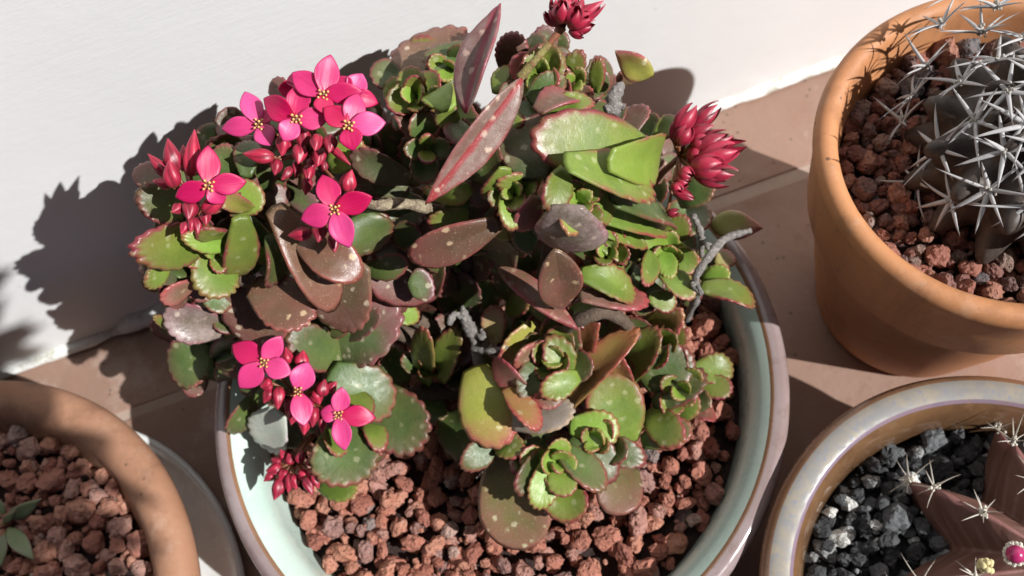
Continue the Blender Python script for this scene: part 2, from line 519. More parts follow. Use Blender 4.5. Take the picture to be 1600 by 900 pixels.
def mat_stone(name, cols, bump=0.6, pores=True):
    b = NT(name)
    v = b.coords(100)
    rr = b.math('FRACT', b.math('ADD', b.rnd(), b.math('MULTIPLY', b.island(), 3.7)))
    rp = b.n('ShaderNodeValToRGB')
    b.l(rr, rp.inputs[0])
    cr = rp.color_ramp
    cr.interpolation = 'CONSTANT'
    while len(cr.elements) < len(cols):
        cr.elements.new(0.5)
    tot = sum(w for w, _ in cols); acc = 0
    for e, (w, c) in zip(cr.elements, cols):
        e.position = acc / tot; e.color = (*c, 1); acc += w
    n1 = b.noise(v, 2.2, 5, .65); n2 = b.noise(v, 9.0, 4, .7)
    col = b.mix(b.ramp(n1, .35, .7, 0, .4), rp.outputs[0], (0.27, 0.125, 0.095) if pores else (0.16, 0.16, 0.165))
    col = b.hsv(col, 0.5, b.ramp(n1, .2, .8, .85, 1.1, False), b.ramp(n2, .2, .8, .7, 1.22, False))
    h = b.math('ADD', n1, b.math('MULTIPLY', n2, .45))
    if pores:
        po = b.voronoi(v, 5.5)
        hole = b.ramp(po, .10, .34)
        h = b.math('ADD', h, b.math('MULTIPLY', hole, .5))
    return b.done(col, 0.9, b.bump(h, bump, 0.12), Specular_IOR_Level=0.25)
RED = [(36, (0.43, 0.165, 0.110)), (22, (0.49, 0.215, 0.140)), (14, (0.34, 0.120, 0.082)), (14, (0.42, 0.21, 0.165)), (7, (0.32, 0.18, 0.155)), (2, (0.27, 0.22, 0.205)), (4, (0.50, 0.34, 0.28))]
M_lava = mat_stone('red_lava_stone', RED, 0.95)
M_pale = mat_stone('pinkish_lava_stone', [(34, (0.40, 0.175, 0.125)), (26, (0.47, 0.225, 0.150)), (22, (0.44, 0.25, 0.20)), (6, (0.40, 0.29, 0.25)), (12, (0.31, 0.12, 0.085)), (3, (0.27, 0.25, 0.24))], 0.6)
M_mixed = mat_stone('mixed_lava_stone', [(34, (0.31, 0.120, 0.085)), (20, (0.37, 0.175, 0.12)), (22, (0.23, 0.105, 0.085)), (12, (0.29, 0.20, 0.165)), (10, (0.18, 0.11, 0.10)), (5, (0.14, 0.14, 0.145))], 0.9)
M_grit = mat_stone('black_and_white_grit', [(48, (0.026, 0.027, 0.029)), (26, (0.055, 0.057, 0.06)), (12, (0.13, 0.135, 0.14)), (7, (0.30, 0.305, 0.30)), (8, (0.68, 0.67, 0.63))], 0.8, False)
def gravel(name, label, c, r, z, size, mat, soil, hole=None, seed=1, slope=0.0, sharp=0.0, keep=300):
    rr = random.Random(seed)
    root = thing(name, label, 'gravel', (c[0], c[1], z), 'gravel filling the pots')
    n = 64
    link('soil', mesh_from('soil', [(0, 0, -size * .45)] + [((r - .05) * math.cos(2 * math.pi * k / n), (r - .05) * math.sin(2 * math.pi * k / n), -size * .5) for k in range(n)],
         [(0, 1 + k, 1 + (k + 1) % n) for k in range(n)]), root, mat=soil)
    meshes = []
    for k in range(16):
        V, F = stone_variant(seed * 40 + k, 3, sharp)
        me = mesh_from('stone', V, F, smooth=False); me.materials.append(mat); meshes.append((me, V, F))
    pts = []
    def throw(count, minf, layer):
        tries = 0
        base = len(pts)
        while len(pts) - base < count and tries < count * 60:
            tries += 1
            a = rr.uniform(0, 2 * math.pi); q = (r - size * .28) * math.sqrt(rr.random())
            d = size * rr.choice((.62, .8, .9, 1.0, 1.1, 1.25, 1.4)) * rr.uniform(.92, 1.08)
            x, y = q * math.cos(a), q * math.sin(a)
            if any((x - p[0]) ** 2 + (y - p[1]) ** 2 < (minf * (d + p[3]) / 2) ** 2 for p in pts[base:]):
                continue
            pts.append((x, y, layer, d))
    area = math.pi * r * r
    crumbs = [(rr.uniform(0, 6.3), r * .97 * math.sqrt(rr.random()), size * rr.uniform(.16, .42)) for _ in range(int(area / size ** 2 * 2.2))]
    throw(int(area / size ** 2 * 1.3), 0.68, 0)
    throw(int(area / size ** 2 * 1.35), 0.72, 1)
    out = []
    for (x, y, layer, d) in pts:
        zz = (-.16 if layer == 0 else .22) * size + rr.uniform(-.1, .12) * size
        u, v, w = project((c[0] + x, c[1] + y, z + zz))
        vis = -20 < u < 1620 and -20 < v < 920
        score = (0 if vis else 100) + (0 if layer else 3) + (hole(u, v) if hole else 0) + rr.random() * .5
        out.append((score, x, y, zz, d))
    out.sort(key=lambda t: t[0])
    bag = Bag()
    for i, (score, x, y, zz, d) in enumerate(out):
        rot = (rr.uniform(0, 6.3), rr.uniform(0, 6.3), rr.uniform(0, 6.3))
        k = rr.randrange(16)
        if i < keep and score < 100:
            o = link('stone', meshes[k][0], root, (x, y, zz))
            o.rotation_euler = rot; o.scale = (d, d, d)
        else:
            R = Matrix.Rotation(rot[2], 3, 'Z') @ Matrix.Rotation(rot[1], 3, 'Y') @ Matrix.Rotation(rot[0], 3, 'X')
            V = [(R @ Vector(p)) * d + Vector((x, y, zz)) for p in meshes[k][1]]
            bag.add(V, meshes[k][2])
    small = [stone_variant(seed * 70 + k, 1, sharp) for k in range(6)]
    for (a, q, d) in crumbs:
        V, F = small[rr.randrange(6)]
        Rm = Matrix.Rotation(rr.uniform(0, 6.3), 3, 'Z') @ Matrix.Rotation(rr.uniform(0, 6.3), 3, 'X')
        ctr = Vector((q * math.cos(a), q * math.sin(a), rr.uniform(-.3, .30) * size))
        bag.add([(Rm @ Vector(p)) * d + ctr for p in V], F)
    if bag.V:
        o = link('gravel', mesh_from('gravel', bag.V, bag.F, smooth=False), root, mat=mat)
        o['kind'] = 'stuff'
    return root
def bowl_hidden(u, v):       # under the plant: last in the queue for a mesh of its own
    return 8 if ((u - 720) / 420) ** 2 + ((v - 380) / 330) ** 2 < 1 else 0
gravel('gravel_bed', 'brick red lava gravel filling the green lined bowl', BC, 8.6, 4.6, 0.82, M_lava, M_soil, bowl_hidden, 1)
gravel('gravel_bed', 'rough mixed red and brown lava gravel around the grey spiny cactus', CC, 4.62, 10.3, 0.70, M_mixed, M_soil,
       lambda u, v: 8 if u > 1440 and v < 300 else 0, 2)
gravel('gravel_bed', 'black, grey and white grit around the ribbed purple cactus', GC, 5.42, 5.25, 0.70, M_grit, M_soilg,
       lambda u, v: 8 if (u - 1620) ** 2 + (v - 900) ** 2 < 190 ** 2 else 0, 3, sharp=0.7)
gravel('gravel_bed', 'pinkish brown pebbles in the weathered terracotta pot, half in shadow', LC, 7.85, 4.6, 0.86, M_pale, M_soil, None, 4)

# ------------------------------------------------------------------ the flowering plant
ZC = [(830, 860, 7.2), (850, 730, 8.6), (1000, 700, 7.6), (1140, 600, 6.4), (770, 620, 9.2), (870, 570, 9.6), (1040, 560, 8.0), (550, 700, 8.2), (430, 600, 10.2),
      (300, 560, 9.8), (420, 750, 7.2), (380, 660, 7.4), (250, 310, 17.6), (320, 290, 17.4), (500, 150, 16.5), (700, 100, 15.6), (780, 10, 17.0),
      (895, 20, 16.5), (850, 230, 16.6), (740, 200, 17.0), (640, 420, 13.6), (500, 420, 13.8), (880, 360, 15.6), (950, 230, 15.4), (1110, 230, 12.2),
      (1150, 350, 9.2), (1060, 400, 10.2), (980, 440, 11.4), (870, 450, 12.4), (740, 500, 8.8), (400, 490, 12.8), (560, 640, 8.8), (660, 600, 6.8),
      (985, 110, 14.6), (523, 328, 15.0), (330, 400, 14.8), (250, 420, 16.6)]
def zfield(x, y):
    sw = sz = 0.0
    for (a, b, z) in ZC:
        w = 1.0 / (((x - a) ** 2 + (y - b) ** 2) / 900.0 + 1.0) ** 1.6
        sw += w; sz += w * z
    return sz / sw
def P3(x, y, off=0.0):
    p = at_z(x, y, zfield(x, y))
    d = ray(x, y)
    return p + d / np.linalg.norm(d) * off
plant = thing('flowering_succulent', 'bushy succulent with scalloped red edged leaves and bright pink four petalled flowers', 'plant', (BC[0], BC[1], 4.6))
PL = np.array([BC[0], BC[1], 4.6])

def outline(kind, t):
    """half width (of 1) and position along the leaf (0 base .. 1 tip)"""
    s = (1 + math.cos(t)) / 2
    if kind == 'leaf':
        if s > .6:
            h = math.sqrt(max(0, 1 - ((s - .6) / .4) ** 2)) 
        else:
            h = .40 * min(1, s / .02) + .60 * math.sin(math.pi / 2 * s / .6) ** 1.15
    elif kind == 'lance':
        h = math.sin(math.pi * min(1, s ** .85)) ** .8 * (1 if s < .6 else 1 - .18 * (s - .6) / .4)
        h = max(h, .2 * min(1, s / .03)) if s < .3 else h
    else:                                            # petal: rounded, with a small point
        if s > .5:
            q = (s - .5) / .5
            h = max(0, 1 - q ** 1.75) ** .86
        else:
            h = .30 * min(1, s / .03) + .70 * math.sin(math.pi / 2 * s / .5)
    return (h if t <= math.pi else -h), s
def leaf_mesh(name, L, W, shape='leaf', cup=.25, bend=-.15, fold=0.0, wave=0.0, thick=.12, scal=.05, nsc=11, seed=0, no=76, raw=False):
    r = random.Random(seed)
    ph = r.uniform(0, 6.3); asym = r.uniform(-.10, .10)
    rings = [0.0, .38, .70, .90, 1.0]
    C = (0.0, .56)
    V, ED, AL, MI_, F = [], [], [], [], []
    def zz(x, y):
        u = x / W
        return (cup * (u * u) * W * 1.2 + fold * abs(x) + bend * (y / L) ** 2 * L + wave * W * math.sin(3.1 * y / L * 2 + ph) * u
                + .03 * W * math.sin(5 * y / L + ph) )
    def add(x, y, side, e):
        V.append((x, y, zz(x, y) + side * thick * .5 * math.sqrt(max(0.0, 1 - e ** 4))))
        ED.append(e); AL.append(y / L); MI_.append(max(0.0, 1 - abs(x) / (W * .16)))
    pts = []
    for k in range(no):
        t = 2 * math.pi * k / no
        h, s = outline(shape, t)
        x, y = h * W / 2, s * L
        if scal and s > .28:
            amp = scal * min(1, (s - .28) / .2) * (1 + .5 * mnoise.noise((t * 2.3, seed, 4.4)))
            f = abs(math.sin(nsc * t / 2 + ph)) ** .7 - .6
            dx, dy = x, y - C[1] * L
            q = 1 + amp * f * 1.5 + .02 * mnoise.noise((math.cos(t) * 2 + seed, math.sin(t) * 2, 0.3))
            x, y = dx * q, C[1] * L + dy * q
        x += asym * W * .25 * math.sin(math.pi * s)
        pts.append((x, y))
    for side in (1, -1):
        base = len(V)
        add(0, C[1] * L, side, 0.0)
        for q in rings[1:-1]:
            for (x, y) in pts:
                add(q * x, C[1] * L + q * (y - C[1] * L), side, q)
        if side == 1:
            top = base
        else:
            bot = base
    rim = len(V)
    for (x, y) in pts:
        add(x, y, 1, 1.0)
    nr = len(rings) - 2
    for base, flip in ((top, False), (bot, True)):
        for k in range(no):
            k2 = (k + 1) % no
            f = (base, base + 1 + k2, base + 1 + k)
            F.append(f if not flip else f[::-1])
            for j in range(nr - 1):
                a = base + 1 + j * no
                f = (a + k, a + k2, a + no + k2, a + no + k)
                F.append(f if not flip else f[::-1])
            a = base + 1 + (nr - 1) * no
            f = (a + k, a + k2, rim + k2, rim + k)
            F.append(f if not flip else f[::-1])
    if raw:
        return V, F, ED, AL, MI_
    # ring order follows t from the tip round +x: make the top face +z
    return mesh_from(name, V, F, attrs={'edge': ED, 'along': AL, 'mid': MI_})
def frame(Bp, Tp, roll):
    Y = Tp - Bp
    L = np.linalg.norm(Y); Y = Y / L
    v = O - (Bp + Tp) / 2; v /= np.linalg.norm(v)
    X = np.cross(Y, v); X /= np.linalg.norm(X)
    Z = np.cross(X, Y)
    a = math.radians(roll)
    X2 = math.cos(a) * X + math.sin(a) * Z
    Z2 = -math.sin(a) * X + math.cos(a) * Z
    return X2, Y, Z2, L
def place(o, Bp, X, Y, Z, parent_loc):
    o.matrix_local = Matrix(((X[0], Y[0], Z[0], (Bp[0] - parent_loc[0]) * S), (X[1], Y[1], Z[1], (Bp[1] - parent_loc[1]) * S),
                             (X[2], Y[2], Z[2], (Bp[2] - parent_loc[2]) * S), (0, 0, 0, 1)))

def mat_leaf(name, c1, c2, margin, mw=.12, spots=0.0, spotcol=(.5, .42, .30), rough=.36, flush=None, fl=0.0, bloom=0.0, sss=.12, ridge=0.0, bcol=(.42, .33, .31)):
    b = NT(name)
    v = b.coords(100)
    e, al = b.attr('edge'), b.attr('along')
    n1 = b.noise(v, 1.1, 4, .6); n2 = b.noise(v, 4.5, 4, .65)
    col = b.mix(b.ramp(n1, .32, .68), c1, c2)
    if flush:
        f = b.math('ADD', b.math('MULTIPLY', b.math('ADD', b.math('MULTIPLY', al, .55), b.math('MULTIPLY', e, .45)), 1.0), b.math('MULTIPLY', n1, .7))
        col = b.mix(b.ramp(f, .75, 1.25, 0, fl), col, flush)
    en = b.math('ADD', e, b.math('MULTIPLY', b.math('SUBTRACT', n2, .5), .16))
    amt = b.math('MULTIPLY', b.ramp(en, 1 - mw * 1.5, 1 - mw * .25), b.math('MULTIPLY', b.ramp(al, .15, .42), b.ramp(n1, .36, .58, .3, 1.0)))
    col = b.mix(amt, col, margin)
    if bloom:
        col = b.mix(b.ramp(b.noise(v, 1.7, 5, .7), .38, .72, 0, bloom), col, bcol)
    if ridge:
        col = b.mix(b.math('MULTIPLY', b.ramp(b.math('ADD', b.attr('mid'), b.math('MULTIPLY', b.math('SUBTRACT', n2, .5), .5)), .25, .75), ridge), col, margin)
    if spots:
        s = b.voronoi(b.math_vec(v, b.noise(v, 5.0, 2, out='Color')), 2.3)
        pick = b.ramp(b.math('ADD', b.noise(v, 1.1, 2), b.math('MULTIPLY', al, .12)), .46, .56)
        col = b.mix(b.math('MULTIPLY', b.ramp(s, .12, .27, spots, 0), pick), col, spotcol)
        s2 = b.voronoi(v, 9.0)
        col = b.mix(b.ramp(s2, .08, .2, spots * .5, 0), col, spotcol)
    sp = b.noise(v, 28.0, 2, .5)
    col = b.hsv(col, b.math('MULTIPLY_ADD', b.rnd(), .022, .489), 1.0, b.math('MULTIPLY', b.math('MULTIPLY_ADD', b.rnd(), .3, .85), b.ramp(sp, .25, .75, .88, 1.12, False)))
    h = b.math('ADD', b.math('MULTIPLY', n2, .7), b.math('MULTIPLY', sp, .25))
    ro = b.math('ADD', b.ramp(n2, .3, .7, rough - .02, rough + .16), b.math('MULTIPLY', amt, -.08))
    return b.done(col, ro, b.bump(h, .34, .05), Subsurface_Weight=sss, Subsurface_Scale=.0016, Subsurface_Radius=(1.0, .8, .2), Specular_IOR_Level=.45)
RM = (.235, .045, .045)
LM = {
 'G': mat_leaf('leaf_green', (.120, .175, .028), (.172, .232, .036), RM, .16, .45, (.40, .40, .22), flush=(.185, .110, .040), fl=.4),
 'L': mat_leaf('leaf_fresh_green', (.175, .275, .038), (.215, .315, .052), (.25, .09, .05), .12, .25, (.40, .42, .2), flush=(.21, .15, .05), fl=.3),
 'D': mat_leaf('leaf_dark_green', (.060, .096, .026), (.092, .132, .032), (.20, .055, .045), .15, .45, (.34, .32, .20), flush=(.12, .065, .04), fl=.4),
 'P': mat_leaf('leaf_purple_brown', (.160, .080, .054), (.118, .084, .042), (.24, .06, .055), .12, 1.0, (.46, .36, .26), .34, (.205, .070, .062), .6, .15, bcol=(.36, .27, .23)),
 'M': mat_leaf('leaf_maroon', (.150, .062, .042), (.105, .066, .036), (.25, .065, .055), .12, .9, (.50, .36, .22), .30, (.185, .062, .05), .55, .08, bcol=(.34, .25, .2)),
 'N': mat_leaf('leaf_dusky_green', (.070, .090, .034), (.105, .085, .040), (.19, .05, .05), .12, .7, (.36, .32, .22), .34, (.140, .062, .048), .5, .06),
 'R': mat_leaf('leaf_red_edged', (.130, .085, .042), (.185, .075, .055), (.29, .05, .055), .24, .4, (.45, .35, .22), .32, (.25, .06, .05), .8, .15),
 'Y': mat_leaf('leaf_yellow_green', (.270, .275, .050), (.310, .285, .065), (.34, .085, .08), .18, .8, (.55, .50, .28), .28, (.36, .12, .09), .55),
 'O': mat_leaf('leaf_orange', (.260, .165, .050), (.300, .140, .058), (.29, .065, .05), .22, .4, (.45, .40, .25), .34, (.30, .10, .05), .8),
 'B': mat_leaf('leaf_olive_brown', (.150, .140, .048), (.195, .130, .058), (.25, .09, .06), .10, 1.0, (.45, .40, .25), .34, (.235, .115, .075), .8, .05),
 'W': mat_leaf('leaf_grey_bloom', (.160, .118, .095), (.130, .108, .072), (.24, .075, .09), .14, .9, (.46, .37, .30), .28, (.24, .14, .145), .6, .65),
 'A': mat_leaf('leaf_pale_mauve_ridge', (.185, .098, .082), (.160, .095, .070), (.28, .035, .045), .16, .9, (.50, .36, .28), .36, (.23, .09, .08), .6, .5, ridge=.9, bcol=(.34, .27, .24)),
 'K': mat_leaf('leaf_withered', (.27, .235, .185), (.21, .18, .13), (.33, .23, .10), .16, .6, (.40, .36, .30), .5, None, 0, .5),
 'S': mat_leaf('leaf_pale_silver', (.40, .42, .36), (.33, .37, .31), (.42, .37, .38), .10, 0, (.5, .5, .5), .45, None, 0, .5),
 'T': mat_leaf('leaf_pink_tip', (.250, .250, .070), (.290, .210, .095), (.33, .10, .085), .2, .3, (.45, .40, .25), .34, (.36, .17, .13), .9),
 'V': mat_leaf('leaf_green_purple_tip', (.085, .130, .040), (.110, .150, .046), (.20, .06, .06), .14, .9, (.45, .40, .28), .34, (.19, .08, .08), .9, .1),
}
def add_rosette(x, y, off, size, kinds, seed, n=8, lean=(0, 0, 0)):
    """pairs of cupped leaves set crosswise round one shoot tip, the inner ones upright"""
    r = random.Random(seed)
    C3 = P3(x, y, off)
    v = O - C3; v /= np.linalg.norm(v)
    A = v * .75 + np.array([r.uniform(-.45, .45), r.uniform(-.35, .25), .35]) + np.array(lean)
    A /= np.linalg.norm(A)
    e1 = np.cross(A, np.array([.3, .8, .1])); e1 /= np.linalg.norm(e1); e2 = np.cross(A, e1)
    a0 = r.uniform(0, 6.3)
    depth = (C3 - O) @ FW
    for i in range(n):
        pair = i // 2
        a = a0 + pair * math.pi / 2 + (i % 2) * math.pi + r.uniform(-.25, .25)
        f = (pair + .5) / (n / 2)
        tilt = math.radians(18 + 50 * f + r.uniform(-8, 8))
        Rv = math.cos(a) * e1 + math.sin(a) * e2
        Y = math.cos(tilt) * A + math.sin(tilt) * Rv
        Z = math.sin(tilt) * A - math.cos(tilt) * Rv
        X = np.cross(Y, Z)
        L = size / FPX * depth * (.55 + .55 * f) * r.uniform(.9, 1.1)
        W = L * r.uniform(.72, .95)
        Bp = C3 - A * (L * .35 + .5 * f) + Rv * .06
        me = leaf_mesh('leaf', L * 1.12, W, cup=r.uniform(.45, .9), bend=r.uniform(-.12, .12), wave=r.uniform(-.1, .1), thick=r.uniform(.12, .18),
                       scal=r.uniform(.05, .08), nsc=r.randint(12, 16), seed=seed * 20 + i, no=56)
        o = link('leaf', me, plant, mat=LM[kinds[min(len(kinds) - 1, int(f * len(kinds)))]])
        place(o, Bp, X, Y, Z, PL)
def add_leaf(bx, by, tx, ty, w, kind, roll, off, seed, offb=.55, **kw):
    rj = random.Random(seed * 3 + 1)
    if kind in 'GLDYO' and w < 75:
        offb += rj.uniform(0, 1.0); roll += rj.uniform(-12, 12)
    Bp, Tp = P3(bx, by, off + offb), P3(tx, ty, off)
    X, Y, Z, L = frame(Bp, Tp, roll)
    depth = (((Bp + Tp) / 2) - O) @ FW
    W = w * 1.06 / FPX * depth / max(.42, math.cos(math.radians(roll)))
    # the seen length is foreshortened only where the leaf really recedes
    r = random.Random(seed)
    p = dict(cup=r.uniform(.18, .62), bend=r.uniform(-.34, -.04), wave=r.uniform(-.10, .10), thick=r.uniform(.15, .23),
             scal=r.uniform(.045, .08), nsc=r.randint(14, 20), seed=seed)
    p.update(kw)
    o = link('leaf', leaf_mesh('leaf', L, W, **p), plant, mat=LM[kind])
    place(o, Bp, X, Y, Z, PL)
    return o
LEAVES = """
690 150 665 33 130 P 8 1.9
718 132 692 58 78 D -10 1
672 128 652 58 58 G 20 2
648 172 607 128 46 L 20 1.2
678 165 655 113 58 G 15 1
704 172 672 131 52 L -20 0
662 228 634 157 60 P -25 1
655 262 605 200 60 D 25 2
716 192 682 172 42 G 20 0.6
665 275 642 222 52 D 0 2.4
728 178 787 8 46 A 50 -0.4
817 122 657 310 54 A 30 -1.2
790 112 805 53 48 P -20 2
813 112 847 60 34 D 66 1.6
775 148 786 98 26 G 30 1.5
820 150 870 80 68 G -15 1
825 158 880 118 42 D 20 0.2
878 138 902 92 36 G 10 1.4
892 140 916 112 28 L 10 1.8
838 176 902 130 40 R 40 -0.2
850 182 924 143 38 G 48 -0.6
931 145 933 96 24 G 30 0
990 128 968 118 24 P 30 0.9
835 282 822 180 98 N 12 0.5
765 290 752 222 56 D 15 1.2
750 282 735 215 40 D -20 1.8
788 205 808 172 40 G 20 1
1018 240 856 212 98 G -12 0
948 250 1077 254 80 L -10 -0.9
880 252 1036 290 66 G 40 -1.4
884 262 864 322 44 G 18 -0.5
892 278 897 358 36 L 58 0
904 284 974 344 46 G 30 -0.3
918 290 958 336 34 D 20 0.6
952 314 1088 318 50 D 42 -0.7
940 338 1060 344 54 G 30 0.1
1022 218 1060 182 34 G 15 1.2
1060 318 1106 286 42 D 15 1
985 215 985 158 56 P 20 1.4
1108 350 1192 354 44 T 10 1.6
1030 362 1108 322 60 D 15 1.6
1070 392 1006 378 38 L 10 0
1038 388 1046 430 32 L 5 -0.2
1018 392 1012 440 28 G 40 -0.3
1058 404 1090 414 30 G 15 0.6
1028 418 1084 462 36 G 25 -0.5
1098 438 1137 425 34 L 10 0.6
1092 448 1182 458 34 G 52 0
1120 416 1144 394 32 T 10 1
1050 382 1064 344 40 G 10 1
944 362 1020 372 40 G 32 0.6
938 384 985 406 28 G 28 0.3
928 400 982 424 30 G 30 0.2
903 428 1006 452 48 G 22 -0.2
902 464 1016 464 40 R 38 0.2
888 488 948 476 30 G 20 0.6
1012 464 1058 476 34 G 15 0.4
985 592 1010 520 44 G 30 0
1000 532 1062 484 56 Y 12 1
1012 562 1064 514 50 G -10 0.4
1004 602 1078 558 66 D -8 -0.3
1078 582 1148 572 48 G 8 0.3
1084 598 1144 608 38 G 8 0
1022 638 1096 578 52 D 22 -0.7
1012 642 1052 684 54 G -8 -0.4
1056 658 1084 614 40 G 10 -0.2
1002 692 1076 664 48 D 15 0
978 694 954 602 90 G -5 0.3
888 634 978 508 44 O 30 0.4
930 618 956 558 42 O 10 1
984 618 956 554 36 O 38 0.6
1072 642 1120 640 40 R 30 0.6
832 502 797 575 42 Y 38 0
846 534 809 580 32 R 50 -0.3
870 592 876 506 66 D 5 0.8
906 582 904 514 34 O 48 0.6
866 544 821 622 58 D 18 -0.5
886 592 864 530 48 G -15 -0.2
906 586 846 616 42 G 10 -0.6
886 614 838 630 30 R 20 -0.4
742 572 770 682 88 Y -10 -0.5
822 606 764 572 34 R 42 -0.7
789 606 844 658 36 O 32 -0.9
798 662 892 636 54 K 20 -0.2
780 678 732 730 42 D 22 0
774 684 812 706 42 G 10 -0.2
790 692 812 864 108 B -12 0.5
850 690 814 738 60 D 5 -0.2
862 704 812 766 48 D 30 -0.5
860 714 841 796 44 L 20 -0.6
872 724 884 772 46 L -5 -0.4
882 742 890 816 66 G -12 -0.2
868 696 948 752 46 D 30 -0.6
888 664 968 674 58 L 5 -0.3
894 678 962 740 54 D 28 -0.4
918 694 1004 714 44 D 20 -0.1
985 724 952 795 74 B 10 0.6
790 260 766 323 42 G 10 0
846 284 783 290 32 G 38 0.2
790 290 806 353 36 L 42 -0.4
836 304 819 366 38 R 25 0
735 290 660 322 44 G 28 0.5
734 336 673 350 34 G 15 0.3
782 345 641 409 58 M 28 -0.5
800 374 735 444 76 N 8 0.5
640 336 636 483 124 P 8 1.6
886 318 890 417 110 W -8 -1
866 388 884 498 68 M 8 -0.2
776 416 908 506 38 R 38 -0.3
800 372 766 356 22 Y 20 -0.2
836 364 804 386 42 D 20 0.8
790 482 816 474 36 G 10 1.5
690 430 724 488 56 D 10 2.2
598 490 657 490 34 L 15 2
776 537 768 478 38 T 15 0
664 600 656 521 34 G 42 0
688 597 702 524 38 G 40 -0.2
668 592 682 545 30 L 10 0.4
692 608 654 620 40 D 0 1
690 622 660 650 52 D 0 1.5
700 640 720 690 60 D 0 1.5
424 322 541 473 70 M 22 -0.3
464 372 556 424 66 M 8 -0.6
562 404 506 524 96 P -8 0.3
558 334 588 396 82 D 10 0.6
424 364 441 446 40 D 50 0
440 450 372 532 108 P -8 0.6
392 446 488 496 82 M 12 -0.2
470 510 438 552 56 P 0 1
330 372 246 394 66 G 8 -0.3
358 386 302 376 32 L 20 -0.7
362 400 314 456 74 G 0 0.2
374 334 384 454 56 G 28 -0.4
382 336 416 410 44 D 20 0.8
264 410 229 448 30 G 45 1
306 440 258 472 28 R 45 0.8
290 332 224 304 62 D -8 0.4
358 370 310 363 26 G 48 -0.5
396 326 350 320 24 Y 52 0
362 332 402 290 56 L 5 1
384 278 390 212 40 D 10 0.8
404 322 404 250 48 D 0 1.4
352 280 354 228 44 D 0 1.4
514 264 558 230 44 L 5 1.2
644 282 546 244 46 N 20 0.8
640 300 560 280 40 N 10 1.5
352 516 262 498 58 W 22 0.6
336 556 258 572 78 D -5 0.8
284 512 252 504 18 G 20 0.4
398 372 420 412 28 L 15 0.6
312 454 362 478 40 D 10 1
546 566 468 530 66 D -5 0.4
522 562 592 498 92 V 8 0.8
514 578 618 640 80 D 10 -0.3
588 606 644 698 90 D -10 0.2
530 664 545 754 100 D 0 0
514 670 534 708 30 G 48 -0.3
548 608 574 642 36 G 20 -0.6
572 654 596 690 32 G 40 0
568 664 592 708 34 P 10 0.5
438 640 408 702 68 S -20 1
396 614 364 680 36 D 30 0.6
498 756 548 766 40 L 10 0.8
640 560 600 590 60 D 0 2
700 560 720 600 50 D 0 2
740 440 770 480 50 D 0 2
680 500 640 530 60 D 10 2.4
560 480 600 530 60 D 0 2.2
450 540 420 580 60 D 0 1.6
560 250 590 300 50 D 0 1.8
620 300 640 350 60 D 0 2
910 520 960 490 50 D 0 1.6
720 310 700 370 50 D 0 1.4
"""
SPECIAL = {(728, 178): dict(fold=.5, shape='lance', scal=.012, bend=.05, thick=.2, cup=.1), (817, 122): dict(fold=.55, shape='lance', scal=.02, bend=.10, thick=.22, cup=.1),
           (776, 416): dict(shape='lance', scal=.01, thick=.22), (424, 322): dict(shape='leaf', scal=.012, thick=.2), (464, 372): dict(scal=.015, thick=.2),
           (886, 318): dict(cup=-.35, bend=-.30, scal=.02, thick=.2), (866, 388): dict(shape='lance', scal=.0, fold=.2, thick=.25), (640, 336): dict(scal=.03),
           (782, 345): dict(scal=.02, fold=.2, thick=.24), (790, 692): dict(scal=.012, cup=.2, bend=-.1), (985, 724): dict(scal=.012),
           (978, 694): dict(scal=.02), (990, 128): dict(), (742, 572): dict(scal=.05, bend=-.35, cup=-.2), (1108, 350): dict(scal=0.01, shape='lance', thick=.3)}
for i, ln in enumerate(LEAVES.strip().splitlines()):
    f = ln.split()
    bx, by, tx, ty, w = (float(q) for q in f[:5])
    add_leaf(bx, by, tx, ty, w, f[5], float(f[6]), float(f[7]), 100 + i, **SPECIAL.get((int(bx), int(by)), {}))
# shoot tips between the larger leaves
for i, (x, y, off, size, kinds, n) in enumerate([
        (650, 150, .4, 56, 'LGG', 8), (700, 108, .9, 52, 'LGD', 6), (668, 232, 1.0, 50, 'GDD', 6), (846, 118, .8, 56, 'LGR', 8), (895, 128, .7, 40, 'LGR', 6),
        (800, 300, .5, 50, 'LGG', 8), (905, 312, .1, 52, 'LGG', 8), (948, 392, .5, 46, 'LGG', 8), (1044, 398, .2, 46, 'LLG', 8), (1020, 545, .3, 60, 'LGD', 8),
        (1062, 610, .2, 52, 'LGD', 8), (866, 560, .0, 58, 'LGD', 8), (872, 722, -.1, 54, 'LLG', 8), (672, 566, .2, 48, 'LGD', 6), (340, 392, .3, 48, 'LGG', 6),
        (932, 690, .1, 50, 'LGD', 8)]):
    add_rosette(x, y, off, size, kinds, 40 + i, n)
# spoon shaped leaf held out sideways by the wall
add_leaf(1021, 118, 958, 86, 40, 'Y', 30, -.2, 77, .0, scal=.0, thick=.3, shape='lance')
# the mass of older leaves deep inside the crown, joined
fr = random.Random(5)
FILL = [(665, 150, 45), (700, 230, 70), (800, 220, 80), (900, 230, 80), (1000, 290, 70), (900, 350, 100), (780, 400, 100), (650, 380, 90), (520, 400, 100),
        (400, 400, 90), (320, 410, 55), (350, 520, 50), (440, 560, 60), (540, 590, 70), (520, 680, 55), (850, 560, 70), (960, 560, 70), (1040, 600, 50),
        (880, 700, 60), (820, 640, 60), (680, 580, 50), (1050, 410, 60), (460, 280, 70), (740, 460, 70), (980, 450, 60), (600, 290, 70), (720, 520, 50),
        (330, 310, 55), (280, 330, 35), (300, 400, 45), (400, 300, 60), (500, 200, 50), (420, 220, 45), (300, 330, 60), (350, 360, 60), (320, 480, 50), (380, 250, 45), (300, 420, 55), (340, 560, 45), (460, 180, 60), (850, 120, 40), (930, 160, 40), (560, 200, 30)]
bags = {}
